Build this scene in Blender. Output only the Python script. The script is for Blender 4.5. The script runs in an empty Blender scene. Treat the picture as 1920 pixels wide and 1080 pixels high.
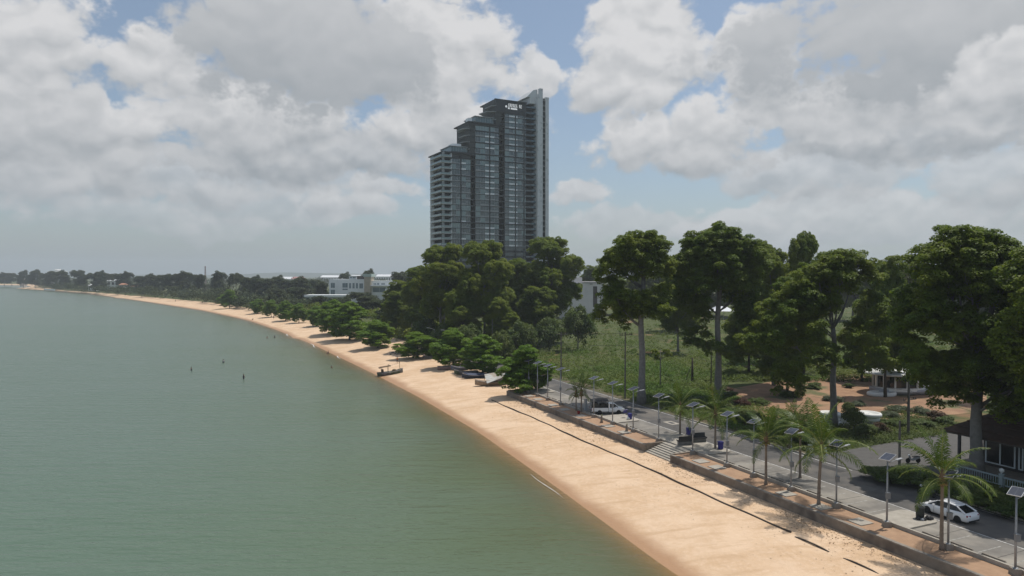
import bpy, math, random
import numpy as np
from mathutils import Vector, Matrix
R = math.radians
rng = np.random.default_rng(7)
random.seed(7)
scn = bpy.context.scene
COL = scn.collection

# ------------------------------------------------------------------ camera, sky, sun, exposure
CAMH, PITCH = 22.0, R(1.164)
cam_d = bpy.data.cameras.new('camera'); cam_d.lens = 24; cam_d.sensor_width = 36
cam_d.clip_start = 0.5; cam_d.clip_end = 30000
cam = bpy.data.objects.new('camera', cam_d); COL.objects.link(cam)
cam.location = (0, 0, CAMH); cam.rotation_euler = (R(90) - PITCH, 0, 0)
scn.camera = cam

SUN_EL, SUN_AZ = R(67), R(55)          # azimuth clockwise from +Y (straight ahead): high, ahead and to the right
to_sun = Vector((math.sin(SUN_AZ) * math.cos(SUN_EL), math.cos(SUN_AZ) * math.cos(SUN_EL), math.sin(SUN_EL)))
sun_d = bpy.data.lights.new('sun', 'SUN'); sun_d.energy = 3.55; sun_d.angle = R(0.55); sun_d.color = (1.0, 0.95, 0.87)
sun = bpy.data.objects.new('sun', sun_d); COL.objects.link(sun)
sun.rotation_euler = (-to_sun).to_track_quat('-Z', 'Y').to_euler()

scn.view_settings.view_transform = 'Standard'; scn.view_settings.look = 'None'
scn.view_settings.exposure = 0.0; scn.view_settings.gamma = 1.0; scn.view_settings.use_curve_mapping = False
scn.render.engine = 'CYCLES'
cy = scn.cycles
cy.max_bounces = 6; cy.diffuse_bounces = 3; cy.glossy_bounces = 3; cy.transmission_bounces = 4
cy.transparent_max_bounces = 8; cy.volume_bounces = 0; cy.use_denoising = True
cy.sample_clamp_indirect = 4.0
cy.denoiser = 'OPENIMAGEDENOISE'; cy.denoising_input_passes = 'RGB_ALBEDO_NORMAL'; cy.denoising_prefilter = 'ACCURATE'

world = bpy.data.worlds.new('World'); scn.world = world; world.use_nodes = True
wt = world.node_tree; wt.nodes.clear()

def build_sky():
    nt = wt
    def nd(t, **kw):
        n = nt.nodes.new(t)
        for k, v in kw.items(): setattr(n, k, v)
        return n
    def put(n, i, v):
        if hasattr(v, 'is_output'): nt.links.new(v, n.inputs[i])
        else: n.inputs[i].default_value = v
    def M(op, a, b=0.0, c=0.0, clamp=False):
        n = nd('ShaderNodeMath', operation=op, use_clamp=clamp)
        put(n, 0, a); put(n, 1, b); put(n, 2, c); return n.outputs[0]
    def V(op, a, b=(0, 0, 0), c=(0, 0, 0)):
        n = nd('ShaderNodeVectorMath', operation=op)
        put(n, 0, a); put(n, 1, b)
        if op == 'MULTIPLY_ADD': put(n, 2, c)
        return n.outputs['Value'] if op in ('DOT_PRODUCT', 'LENGTH') else n.outputs[0]
    def mapr(v, a, b, c=0.0, d=1.0, kind='SMOOTHSTEP'):
        n = nd('ShaderNodeMapRange', interpolation_type=kind)
        put(n, 0, v); put(n, 1, a); put(n, 2, b); put(n, 3, c); put(n, 4, d); return n.outputs[0]
    def mixc(f, a, b):
        n = nd('ShaderNodeMix', data_type='RGBA'); put(n, 0, f); put(n, 6, a); put(n, 7, b); return n.outputs[2]
    geo = nd('ShaderNodeTexCoord').outputs['Generated']
    d = V('NORMALIZE', geo)
    sep = nd('ShaderNodeSeparateXYZ'); nt.links.new(d, sep.inputs[0])
    dx, dy, dz = sep.outputs
    az = M('ARCTAN2', dx, dy)
    el = M('ARCSINE', dz)
    comb = nd('ShaderNodeCombineXYZ'); put(comb, 0, az); put(comb, 1, el)
    ae = comb.outputs[0]
    # a slow warp keeps the cloud masses from being smooth ovals
    wn = nd('ShaderNodeTexNoise'); put(wn, 'Vector', d); put(wn, 'Scale', 6.0); put(wn, 'Detail', 5.0); put(wn, 'Roughness', 0.6)
    warp = V('MULTIPLY_ADD', wn.outputs['Color'], (0.16, 0.10, 0), (-0.08, -0.05, 0))
    def ang(px, py):
        u, v = (px - 960) / 1280, (540 - py) / 1280
        x, y, z = u, math.cos(PITCH) + v * math.sin(PITCH), -math.sin(PITCH) + v * math.cos(PITCH)
        l = math.sqrt(x * x + y * y + z * z)
        return math.atan2(x, y), math.asin(z / l)
    def fbm(vec, scale, detail, rough):
        n = nd('ShaderNodeTexNoise'); put(n, 'Vector', vec); put(n, 'Scale', scale); put(n, 'Detail', detail); put(n, 'Roughness', rough); put(n, 'Lacunarity', 2.1)
        return n.outputs['Fac']
    dd = V('MULTIPLY', d, (1, 1, 1.35))
    def puffs(vec, det):
        b = M('ABSOLUTE', M('MULTIPLY_ADD', fbm(vec, 11.0, det, .55), 2.0, -1.0))
        return M('MULTIPLY_ADD', b, 1.0, M('MULTIPLY', fbm(vec, 5.5, det + 3, .58), 1.5))
    up = V('ADD', dd, (0.004, 0, 0.022))
    e0, e0s, e1s = puffs(dd, 6.0), puffs(dd, 2.5), puffs(up, 2.5)
    edge = M('SUBTRACT', e0, 0.86)                       # ragged outline shared by all clouds
    relief = mapr(M('SUBTRACT', e0s, e1s), -0.26, 0.26, -1.0, 1.0, 'LINEAR')   # sunlit bulges and shaded folds
    # each mass: centre, half size, opacity, brightness of crown and of base (measured off the sky)
    MASSES = [(90, 345, 190, 50, .55, .75, .55), (540, 385, 280, 50, .65, .80, .55), (690, 400, 110, 34, .8, .9, .6), (330, 420, 200, 34, .6, .8, .6), (1180, 430, 160, 36, .7, .85, .6), (1560, 405, 300, 52, .85, .92, .6), (1390, 440, 160, 30, .7, .85, .6), (1880, 400, 110, 70, .7, .75, .5), (722, 352, 82, 36, .9, .92, .60), (640, 335, 60, 40, .6, .8, .6),
              (1062, 366, 62, 32, .9, .9, .62), (1470, 325, 200, 62, .85, .85, .52), (1850, 320, 120, 62, .8, .82, .5), (40, 300, 150, 66, .9, .88, .50), (330, 330, 190, 62, .8, .88, .52), (580, 285, 340, 62, .95, .66, .36), (850, 240, 180, 72, 1, 1.0, .45), (445, 215, 230, 78, 1, 1.02, .50),
              (1265, 262, 175, 86, 1, 1.02, .42), (1660, 235, 240, 62, .95, .72, .36), (1560, 215, 130, 50, 1, .95, .6), (1680, 170, 290, 70, 1, .86, .52), (90, 225, 200, 80, 1, .9, .52), (70, 70, 140, 140, 1, .92, .6), (290, 112, 115, 78, 1, .95, .62),
              (830, 90, 175, 130, 1, .98, .62), (540, 70, 270, 125, 1, .62, .30), (1195, 90, 118, 140, 1, 1.0, .62), (1150, 165, 110, 70, 1, .95, .6), (992, 135, 52, 60, .95, 1.0, .7), (1430, 125, 85, 95, 1, 1.0, .6), (1312, 115, 32, 46, .7, .95, .8), (1760, 70, 310, 110, 1, .58, .28), (1890, 150, 110, 70, 1, .9, .55)]
    sky = nd('ShaderNodeTexSky', sky_type='NISHITA')
    sky.sun_disc = False; sky.sun_elevation = SUN_EL; sky.sun_rotation = SUN_AZ
    sky.air_density = 1.0; sky.dust_density = 1.2; sky.ozone_density = 1.5; sky.altitude = 0
    K = 0.10
    col = mixc(0.22, V('MULTIPLY', sky.outputs[0], (1.0, 1.04, 1.04)), (0.42 / K, 0.47 / K, 0.53 / K, 1))     # thin veil of haze over the blue
    def cloud_colour(b):
        c = mixc(b, (0.270 / K, 0.305 / K, 0.340 / K, 1), (0.70 / K, 0.70 / K, 0.71 / K, 1)); return c
    # the rest of the sky dome carries the same kind of cloud
    gen = M('MULTIPLY_ADD', fbm(dd, 2.6, 7.0, .55), 3.0, M('ADD', -1.62, M('MULTIPLY', edge, .8)))
    infront = mapr(M('ABSOLUTE', az), .62, .85); high = mapr(el, .38, .52); away = M('MAXIMUM', infront, high)
    gb = M('ADD', .62, M('MULTIPLY', relief, .32), clamp=True)
    col = mixc(M('MULTIPLY', mapr(gen, 0.0, .35), M('MULTIPLY', away, .95)), col, cloud_colour(gb))
    q0 = V('ADD', ae, warp)
    for (px, py, hx_, hy_, op, bt, bb) in MASSES:
        a0, e0_ = ang(px, py); ia, ie = 1280 / hx_, 1280 / hy_
        q = V('MULTIPLY_ADD', q0, (ia, ie, 0), (-a0 * ia, -e0_ * ie, 0))
        r = M('SUBTRACT', V('LENGTH', q), M('MULTIPLY', edge, 1.1))
        al = mapr(r, 1.02, .70, 0.0, op)
        sp = nd('ShaderNodeSeparateXYZ'); nt.links.new(q, sp.inputs[0])
        lum = mapr(sp.outputs[1], -.75, .55, bb, bt)
        lum = M('MULTIPLY_ADD', relief, .23 if bt > .65 else .06, M('SUBTRACT', lum, .03), clamp=True)
        col = mixc(al, col, cloud_colour(lum))
    hz = M('POWER', 2.71828, M('MULTIPLY', M('MAXIMUM', el, 0.0), -1 / 0.062))
    hazec = (0.350 / K, 0.402 / K, 0.438 / K, 1)
    col = mixc(M('MULTIPLY', hz, 0.97), col, hazec)
    bg = nd('ShaderNodeBackground'); put(bg, 0, col); put(bg, 1, K)
    out = nd('ShaderNodeOutputWorld'); nt.links.new(bg.outputs[0], out.inputs[0])
build_sky()
world.cycles.sampling_method = 'MANUAL'; world.cycles.sample_map_resolution = 512

# ------------------------------------------------------------------ measuring helpers
def ray(px, py):
    x, y = (px - 960) / 1280, (540 - py) / 1280
    return Vector((x, math.cos(PITCH) + y * math.sin(PITCH), -math.sin(PITCH) + y * math.cos(PITCH)))
def at(px, py, z=0.0):
    r = ray(px, py); t = (z - CAMH) / r.z
    return Vector((r.x * t, r.y * t, z))
def up_at(px, py, D):                       # the point seen at px,py at distance D ahead
    r = ray(px, py); t = D / r.y
    return Vector((r.x * t, D, CAMH + r.z * t))
NV, DV = Vector((.914, .406, 0)), Vector((-.406, .914, 0))      # across and along the promenade
def us(u, s, z=0.0): return Vector((NV.x * u + DV.x * s, NV.y * u + DV.y * s, z))
RAZ = math.atan2(DV.y, DV.x)                # heading of the promenade

# ------------------------------------------------------------------ materials
MATS = {}
def mat(name, c1, rough=0.8, c2=None, scale=1.0, detail=4, spread=(0.35, 0.65), bump=0.0, bscale=20.0, metal=0.0, spec=0.4, emit=None, c3=None, scale3=0.1, spread3=(0.45, 0.6), coat=0.0):
    if name in MATS: return MATS[name]
    m = bpy.data.materials.new(name); m.use_nodes = True; nt = m.node_tree; b = nt.nodes['Principled BSDF']
    b.inputs['Roughness'].default_value = rough; b.inputs['Metallic'].default_value = metal
    b.inputs['Specular IOR Level'].default_value = spec; b.inputs['Coat Weight'].default_value = coat
    tc = nt.nodes.new('ShaderNodeTexCoord')
    def noise(s, dt=detail):
        n = nt.nodes.new('ShaderNodeTexNoise'); n.inputs['Scale'].default_value = s; n.inputs['Detail'].default_value = dt
        n.inputs['Roughness'].default_value = 0.6
        nt.links.new(tc.outputs['Object'], n.inputs['Vector']); return n.outputs['Fac']
    def mix(f, a, bb, lo, hi):
        mr = nt.nodes.new('ShaderNodeMapRange'); mr.inputs[1].default_value = lo; mr.inputs[2].default_value = hi
        nt.links.new(f, mr.inputs[0])
        mx = nt.nodes.new('ShaderNodeMix'); mx.data_type = 'RGBA'
        nt.links.new(mr.outputs[0], mx.inputs[0])
        for i, v in ((6, a), (7, bb)):
            if hasattr(v, 'is_output'): nt.links.new(v, mx.inputs[i])
            else: mx.inputs[i].default_value = (*v, 1)
        return mx.outputs[2]
    c = None
    if c2 is not None: c = mix(noise(scale), c1, c2, *spread)
    if c3 is not None: c = mix(noise(scale3, 3), c if c is not None else c1, c3, *spread3)
    if c is not None: nt.links.new(c, b.inputs['Base Color'])
    else: b.inputs['Base Color'].default_value = (*c1, 1)
    if bump:
        bp = nt.nodes.new('ShaderNodeBump'); bp.inputs['Strength'].default_value = bump; bp.inputs['Distance'].default_value = 0.05
        nt.links.new(noise(bscale, 6), bp.inputs['Height']); nt.links.new(bp.outputs[0], b.inputs['Normal'])
    if emit: b.inputs['Emission Color'].default_value = (*emit[0], 1); b.inputs['Emission Strength'].default_value = emit[1]
    MATS[name] = m; return m

def leaf_mat(name, a, b, c, trans=0.3, rough=0.5, hue_scale=0.25):
    if name in MATS: return MATS[name]
    m = bpy.data.materials.new(name); m.use_nodes = True; nt = m.node_tree
    p = nt.nodes['Principled BSDF']; p.inputs['Roughness'].default_value = rough; p.inputs['Specular IOR Level'].default_value = 0.18
    geo = nt.nodes.new('ShaderNodeNewGeometry'); tc = nt.nodes.new('ShaderNodeTexCoord'); oi = nt.nodes.new('ShaderNodeObjectInfo')
    ns = nt.nodes.new('ShaderNodeTexNoise'); ns.inputs['Scale'].default_value = hue_scale; ns.inputs['Detail'].default_value = 3
    nt.links.new(tc.outputs['Object'], ns.inputs['Vector'])
    mr = nt.nodes.new('ShaderNodeMapRange'); mr.inputs[1].default_value = .38; mr.inputs[2].default_value = .62; nt.links.new(ns.outputs['Fac'], mr.inputs[0])
    m1 = nt.nodes.new('ShaderNodeMix'); m1.data_type = 'RGBA'; m1.inputs[6].default_value = (*a, 1); m1.inputs[7].default_value = (*b, 1)
    nt.links.new(geo.outputs['Random Per Island'], m1.inputs[0])
    mm = nt.nodes.new('ShaderNodeMath'); mm.operation = 'MULTIPLY_ADD'; mm.inputs[1].default_value = 0.65
    nt.links.new(mr.outputs[0], mm.inputs[0])
    m3 = nt.nodes.new('ShaderNodeMath'); m3.operation = 'MULTIPLY'; m3.inputs[1].default_value = 0.35
    nt.links.new(oi.outputs['Random'], m3.inputs[0]); nt.links.new(m3.outputs[0], mm.inputs[2])
    m2 = nt.nodes.new('ShaderNodeMix'); m2.data_type = 'RGBA'; m2.inputs[7].default_value = (*c, 1)
    nt.links.new(mm.outputs[0], m2.inputs[0]); nt.links.new(m1.outputs[2], m2.inputs[6])
    nt.links.new(m2.outputs[2], p.inputs['Base Color'])
    tr = nt.nodes.new('ShaderNodeBsdfTranslucent')
    sc = nt.nodes.new('ShaderNodeMix'); sc.data_type = 'RGBA'; sc.blend_type = 'MULTIPLY'; sc.inputs[0].default_value = 1; sc.inputs[7].default_value = (1.3, 1.25, .45, 1)
    nt.links.new(m2.outputs[2], sc.inputs[6]); nt.links.new(sc.outputs[2], tr.inputs[0])
    ms = nt.nodes.new('ShaderNodeMixShader'); ms.inputs[0].default_value = trans
    nt.links.new(p.outputs[0], ms.inputs[1]); nt.links.new(tr.outputs[0], ms.inputs[2])
    nt.links.new(ms.outputs[0], nt.nodes['Material Output'].inputs[0])
    MATS[name] = m; return m

concrete = mat('concrete', (.30, .27, .23), .9, (.21, .18, .15), 2.2, 6, (.3, .7), .25, 30)
concrete_pale = mat('concrete_pale', (.42, .385, .33), .9, (.31, .28, .235), 1.2, 6, (.3, .7), .2, 30)
wall_mat = mat('seawall_concrete', (.27, .225, .18), .92, (.19, .15, .115), 1.4, 7, (.3, .7), .3, 18, c3=(.135, .11, .09), scale3=.35, spread3=(.52, .66))
asphalt = mat('asphalt', (.115, .109, .103), .9, (.075, .072, .069), .7, 9, (.3, .7), .25, 60, c3=(.165, .148, .128), scale3=.16, spread3=(.48, .66))
asphalt_old_shaded = mat('asphalt_old_shaded', (.115, .11, .104), .92, (.085, .082, .078), 1.1, 8, (.3, .7), .25, 50)  # forecourt asphalt, its colour darkened to carry the dappled tree shade
apron_mat = mat('parking_concrete', (.225, .21, .188), .92, (.165, .152, .135), .9, 8, (.3, .7), .2, 40, c3=(.33, .30, .255), scale3=.16, spread3=(.46, .64))
paint = mat('road_paint', (.64, .63, .60), .7, (.26, .25, .235), 2.2, 8, (.42, .66))
soil = mat('planter_soil', (.42, .27, .17), .95, (.32, .20, .125), 1.1, 7, (.3, .7), .4, 14)
red_earth = mat('red_earth', (.36, .22, .13), .95, (.26, .15, .09), .35, 8, (.35, .65), .5, 5, c3=(.12, .12, .05), scale3=.13, spread3=(.52, .62))
white_paint = mat('white_paint', (.78, .78, .76), .6, (.66, .66, .63), .6, 5)
grey_wall = mat('grey_render', (.44, .42, .40), .85, (.36, .345, .33), .5, 5)
galv = mat('galvanised_steel', (.36, .37, .38), .5, (.27, .28, .29), 3, 4, metal=.4)
dark_metal = mat('dark_metal', (.045, .045, .05), .5)
panel_mat = mat('solar_cells', (.030, .036, .055), .35, (.040, .048, .072), 9, 2, spec=.3)
frame_mat = mat('aluminium_frame', (.45, .46, .48), .4, metal=.3)
bark = mat('bark_pale', (.235, .225, .21), .9, (.15, .14, .13), 1.8, 7, (.3, .7), .5, 10)
bark_dark = mat('bark_dark', (.085, .07, .058), .95, (.05, .04, .033), 2.2, 7, (.3, .7), .5, 10)
palm_bark = mat('palm_bark', (.27, .22, .175), .95, (.18, .14, .11), 3, 6, (.3, .7), .5, 12)
glass_dark = mat('dark_glass', (.012, .014, .016), .06, spec=.6)
rubber = mat('tyre_rubber', (.018, .018, .018), .85)
rim_mat = mat('wheel_rim', (.45, .46, .47), .35, metal=.7)
car_white = mat('white_car_paint', (.80, .80, .80), .25, coat=.6)
black_plastic = mat('black_plastic', (.02, .02, .022), .5)
blue_plastic = mat('blue_plastic', (.025, .025, .22), .45, (.03, .03, .17), 2)
wood_post = mat('weathered_pole', (.16, .145, .13), .9, (.10, .09, .08), 4, 5, bump=.3)
tail_red = mat('tail_lamp_red', (.28, .01, .015), .25)
lamp_glass = mat('lamp_glass', (.7, .72, .74), .15)

L_BIG = leaf_mat('leaves_tall', (.115, .180, .020), (.070, .122, .016), (.170, .210, .024), .44)
L_MID = leaf_mat('leaves_mid', (.125, .190, .022), (.078, .132, .019), (.185, .220, .026), .44, .55, .15)
L_AIR = leaf_mat('leaves_airy', (.075, .095, .035), (.055, .075, .030), (.090, .100, .040), .3, .55, .2)
L_ALM = leaf_mat('leaves_almond', (.115, .215, .018), (.080, .165, .015), (.165, .25, .024), .40, .4, .3)
L_FAR = leaf_mat('leaves_far', (.036, .058, .020), (.028, .046, .018), (.056, .066, .024), .2, .7, .06)
L_PALM = leaf_mat('leaves_palm', (.055, .100, .018), (.040, .080, .015), (.085, .125, .020), .3, .4, .4)
L_CROP = leaf_mat('leaves_crop', (.085, .175, .026), (.062, .140, .024), (.17, .20, .06), .32, .6, .05)
L_SHRUB = leaf_mat('leaves_shrub', (0.065, 0.109, 0.026), (0.046, 0.084, 0.022), (0.116, 0.145, 0.032), .25, .5, .3)
L_RED = leaf_mat('leaves_red', (.10, .035, .025), (.07, .03, .02), (.06, .06, .02), .2)
L_GREY = leaf_mat('leaves_grey', (.10, .12, .075), (.075, .095, .06), (.085, .11, .05), .2)

# ------------------------------------------------------------------ mesh helpers
class MB:
    def __init__(s): s.v, s.f, s.m = [], [], []
    def add(s, vs, fs, m=0):
        o = len(s.v); s.v += [tuple(v) for v in vs]; s.f += [tuple(i + o for i in f) for f in fs]; s.m += [m] * len(fs)
    def box(s, c, d, rz=0.0, m=0, rx=0.0, ry=0.0, taper=1.0):
        hx, hy, hz = d[0] / 2, d[1] / 2, d[2] / 2
        rot = Matrix.Rotation(rz, 3, 'Z') @ Matrix.Rotation(ry, 3, 'Y') @ Matrix.Rotation(rx, 3, 'X')
        vs = []
        for z in (-hz, hz):
            t = taper if z > 0 else 1.0
            for x, y in ((-hx, -hy), (hx, -hy), (hx, hy), (-hx, hy)):
                vs.append(rot @ Vector((x * t, y * t, z)) + Vector(c))
        s.add(vs, [(3, 2, 1, 0), (4, 5, 6, 7), (0, 1, 5, 4), (1, 2, 6, 5), (2, 3, 7, 6), (3, 0, 4, 7)], m)
    def prism(s, poly, z0, z1, m=0):
        n = len(poly)
        vs = [(p[0], p[1], z0) for p in poly] + [(p[0], p[1], z1) for p in poly]
        s.add(vs, [tuple(range(n))[::-1], tuple(range(n, 2 * n))] + [(i, (i + 1) % n, n + (i + 1) % n, n + i) for i in range(n)], m)
    def tube(s, pts, rad, n=6, m=0, cap=True):
        pts = [Vector(p) for p in pts]; k = len(pts)
        if not hasattr(rad, '__len__'): rad = [rad] * k
        vs = []; prev = None
        for i, p in enumerate(pts):
            t = (pts[min(i + 1, k - 1)] - pts[max(i - 1, 0)]).normalized()
            a = prev if prev is not None else (Vector((1, 0, 0)) if abs(t.x) < .9 else Vector((0, 1, 0)))
            b = t.cross(a).normalized(); a = b.cross(t).normalized(); prev = a
            for j in range(n):
                q = 2 * math.pi * j / n
                vs.append(p + (a * math.cos(q) + b * math.sin(q)) * rad[i])
        fs = [(i * n + j, i * n + (j + 1) % n, (i + 1) * n + (j + 1) % n, (i + 1) * n + j) for i in range(k - 1) for j in range(n)]
        if cap: fs += [tuple(range(n))[::-1], tuple(range((k - 1) * n, k * n))]
        s.add(vs, fs, m)
    def lathe(s, prof, n=16, c=(0, 0, 0), m=0, sx=1.0, sy=1.0):
        vs = [(c[0] + r * sx * math.cos(2 * math.pi * j / n), c[1] + r * sy * math.sin(2 * math.pi * j / n), c[2] + z) for r, z in prof for j in range(n)]
        k = len(prof)
        fs = [(i * n + j, i * n + (j + 1) % n, (i + 1) * n + (j + 1) % n, (i + 1) * n + j) for i in range(k - 1) for j in range(n)]
        fs += [tuple(range(n))[::-1], tuple(range((k - 1) * n, k * n))]
        s.add(vs, fs, m)
    def quad(s, a, b, c, d, m=0): s.add([a, b, c, d], [(0, 1, 2, 3)], m)
    def loft(s, rings, m=0, caps=True):
        n = len(rings[0]); vs = [p for r in rings for p in r]; k = len(rings)
        fs = [(i * n + j, i * n + (j + 1) % n, (i + 1) * n + (j + 1) % n, (i + 1) * n + j) for i in range(k - 1) for j in range(n)]
        if caps: fs += [tuple(range(n))[::-1], tuple(range((k - 1) * n, k * n))]
        s.add(vs, fs, m)
    def mesh(s, name, mats, smooth=False):
        me = bpy.data.meshes.new(name); me.from_pydata(s.v, [], s.f)
        for x in (mats if isinstance(mats, (list, tuple)) else [mats]): me.materials.append(x)
        if any(s.m): me.polygons.foreach_set('material_index', s.m)
        if smooth: me.polygons.foreach_set('use_smooth', [True] * len(s.f))
        me.update(); return me
    def build(s, name, mats, parent=None, smooth=False, loc=None, rz=None):
        return link(name, s.mesh(name, mats, smooth), parent, loc, rz)
def link(name, me, parent=None, loc=None, rz=None):
    o = bpy.data.objects.new(name, me); COL.objects.link(o)
    if parent is not None: o.parent = parent
    if loc is not None: o.location = loc
    if rz is not None: o.rotation_euler = (0, 0, rz)
    return o
def tag(o, label=None, cat=None, group=None, kind=None):
    if label: o['label'] = label
    if cat: o['category'] = cat
    if group: o['group'] = group
    if kind: o['kind'] = kind
    return o
def thing(name, label, cat, loc=(0, 0, 0), rz=0.0, group=None):
    o = link(name, None, None, loc, rz); o.empty_display_size = .3
    return tag(o, label, cat, group, 'thing')
def copy_tree(o, parent=None):
    c = o.copy(); COL.objects.link(c); c.parent = parent
    for ch in list(o.children): copy_tree(ch, c)
    return c
def np_mesh(name, V, F, mats, smooth=False):
    """V (n,3), F (m,k) all faces with k corners"""
    me = bpy.data.meshes.new(name); n, (m, k) = len(V), F.shape
    me.vertices.add(n); me.vertices.foreach_set('co', np.ascontiguousarray(V, dtype=np.float32).ravel())
    me.loops.add(m * k); me.loops.foreach_set('vertex_index', np.ascontiguousarray(F, dtype=np.int32).ravel())
    me.polygons.add(m); me.polygons.foreach_set('loop_start', np.arange(0, m * k, k, dtype=np.int32))
    for x in (mats if isinstance(mats, (list, tuple)) else [mats]): me.materials.append(x)
    me.update(calc_edges=True)
    if smooth: me.polygons.foreach_set('use_smooth', np.ones(m, dtype=bool))
    return me
def unit(a): return a / np.maximum(np.linalg.norm(a, axis=1, keepdims=True), 1e-6)
def leaf_quads(C, N, size, aspect=.6, fold=.18, g=rng):
    n = len(C); t = unit(np.cross(N, g.normal(size=(n, 3)))); b = np.cross(N, t)
    s = np.asarray(size).reshape(-1, 1) * np.ones((n, 1))
    V = np.empty((n, 4, 3)); V[:, 0] = C - t * s * .5; V[:, 2] = C + t * s * .5
    V[:, 1] = C + b * s * aspect * .5 - N * s * fold; V[:, 3] = C - b * s * aspect * .5 - N * s * fold
    return V.reshape(-1, 3), np.arange(n * 4).reshape(n, 4)
def clump_leaves(centres, radii, per, size, flat=.62, up=.75, g=rng, jit=.55, droop=.0):
    """leaves spread through each clump, denser on its upper outside"""
    k = len(centres); n = np.maximum((per * np.ones(k)).astype(int), 4)
    idx = np.repeat(np.arange(k), n); d = unit(g.normal(size=(len(idx), 3)))
    flip = (d[:, 2] < -.15) & (g.random(len(idx)) < .62); d[flip, 2] *= -1
    rad = g.uniform(.35, 1.0, len(idx)) ** .55
    off = d * rad[:, None] * radii[idx][:, None]; off[:, 2] *= flat
    C = centres[idx] + off
    N = unit(d * .7 + np.array([0, 0, up]) + g.normal(size=d.shape) * jit)
    S = size * g.uniform(.65, 1.3, len(idx))
    return leaf_quads(C, N, S, g=g)
# ------------------------------------------------------------------ the shore, the ground sheet and the sea
SEA_Z = -2.4
SH = [(-200, 127.1), (-50, 60.5), (0, 38.0), (40, 20.4), (55, 13.2), (66, 9.3), (78, 5.0), (105, -5.2), (135, -18.5), (168, -34.5), (238, -70), (300, -104), (363, -141), (460, -209),
      (568, -295), (720, -418), (892, -566), (1077, -752), (1172, -858), (1260, -885), (1450, -1030), (1540, -1135), (1600, -1500), (1700, -3000), (2400, -8000)]
BK = [(-200, 145.1), (-50, 78.4), (0, 56.24), (126, .27), (140, -2.0), (157, -4.0), (176, -19), (207, -32), (252, -55), (320, -95), (411, -154), (512, -224), (620, -320), (810, -494),
      (941, -628), (1077, -736), (1172, -836), (1260, -866), (1450, -1005), (1540, -1105), (1600, -1460), (1700, -2940), (2400, -7900)]
def interp(tab, Y): return np.interp(Y, [a for a, _ in tab], [b for _, b in tab])
def shore_x(Y): return interp(SH, Y)
def back_x(Y): return interp(BK, Y)
def smooth_tab(tab):
    # ease the corners of the shore line, leave the straight promenade alone
    ys = np.concatenate([np.arange(-200, 40, 20.), np.arange(40, 260, 2.), np.arange(260, 700, 8.), np.arange(700, 1700, 20.), np.arange(1700, 2401, 100.)])
    xs = interp(tab, ys)
    for _ in range(3):
        x2 = xs.copy(); x2[1:-1] = (xs[:-2] + 2 * xs[1:-1] + xs[2:]) / 4
        keep = ys < 128
        xs = np.where(keep & (tab is BK), xs, x2)
    return list(zip(ys, xs))
SH = smooth_tab(SH); BK = smooth_tab(BK)
def beach_z(x, y):
    sx, bx = shore_x(y), back_x(y)
    t = np.clip((x - sx) / np.maximum(bx - sx, 1), 0, 1)
    z = SEA_Z + 1.45 * (1 - (1 - t) ** 1.7)
    z = np.where(x < sx, SEA_Z - np.minimum((sx - x) * .085, 6), z)
    return z
def gz(x, y):
    """height of the ground under a point"""
    b = float(back_x(y))
    if x <= b: return float(beach_z(np.array(x), np.array(y)))
    w = 3.15 if y < 126 else 6.0
    return (-.06 if x > b + w - .05 else -.95) if y < 126 else -.95 + min((x - b) / w, 1) * .89

YS = np.concatenate([np.arange(-200, 30, 10.), np.arange(30, 140, .75), np.arange(140, 260, 2.), np.arange(260, 700, 8.), np.arange(700, 1700, 20.), np.arange(1700, 2401, 50.)])
far_y = np.interp(YS, [-200, 30, 1000, 2400], [-300, -100, 2500, 7500])
cols, off = [], []
sx, bx = shore_x(YS), back_x(YS)
ROWS = []
for d in (-60, -40, -25, -16, -10, -6, -3): ROWS.append(np.stack([sx + d, YS, np.full_like(YS, SEA_Z + d * .085)], 1))
NB = 30
for k in range(NB + 1):
    x = sx + (bx - sx) * k / NB; z = beach_z(x, YS)
    lump = .035 * np.sin(x * .9 + YS * .37) * np.sin(YS * .61 - x * .23) + .03 * np.sin(x * .31 - YS * .19 + 1.3)
    z = z + lump * np.clip((k - 4) / 6, 0, 1) * np.clip((NB - k) / 3, 0, 1)
    ROWS.append(np.stack([x, YS, z], 1))
def grid_faces(a, b):
    i, j = np.meshgrid(np.arange(a - 1), np.arange(b - 1), indexing='ij'); p = i * b + j
    return np.stack([p, p + 1, p + b + 1, p + b], -1).reshape(-1, 4)[:, ::-1]
w = np.where(YS < 126, 3.15, 6.0)
ROWS.append(np.stack([bx + w * .97, YS, np.where(YS < 126, -.95, -.95 + .89 * .97)], 1))
ROWS.append(np.stack([bx + w, YS, np.full_like(YS, -.06)], 1))
for d in (12, 40, 120, 400, 1200): ROWS.append(np.stack([bx + d + w, YS + (far_y - YS) * d / 8000, np.full_like(YS, -.06)], 1))
ROWS.append(np.stack([np.full_like(YS, 8500), far_y, np.full_like(YS, -.06)], 1))
GV = np.stack(ROWS, 0)
def sheet(name, rows, mats, smooth=True):
    a, b = rows.shape[:2]
    return tag(link(name, np_mesh(name, rows.reshape(-1, 3), grid_faces(a, b), mats, smooth)), kind='structure')

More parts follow.
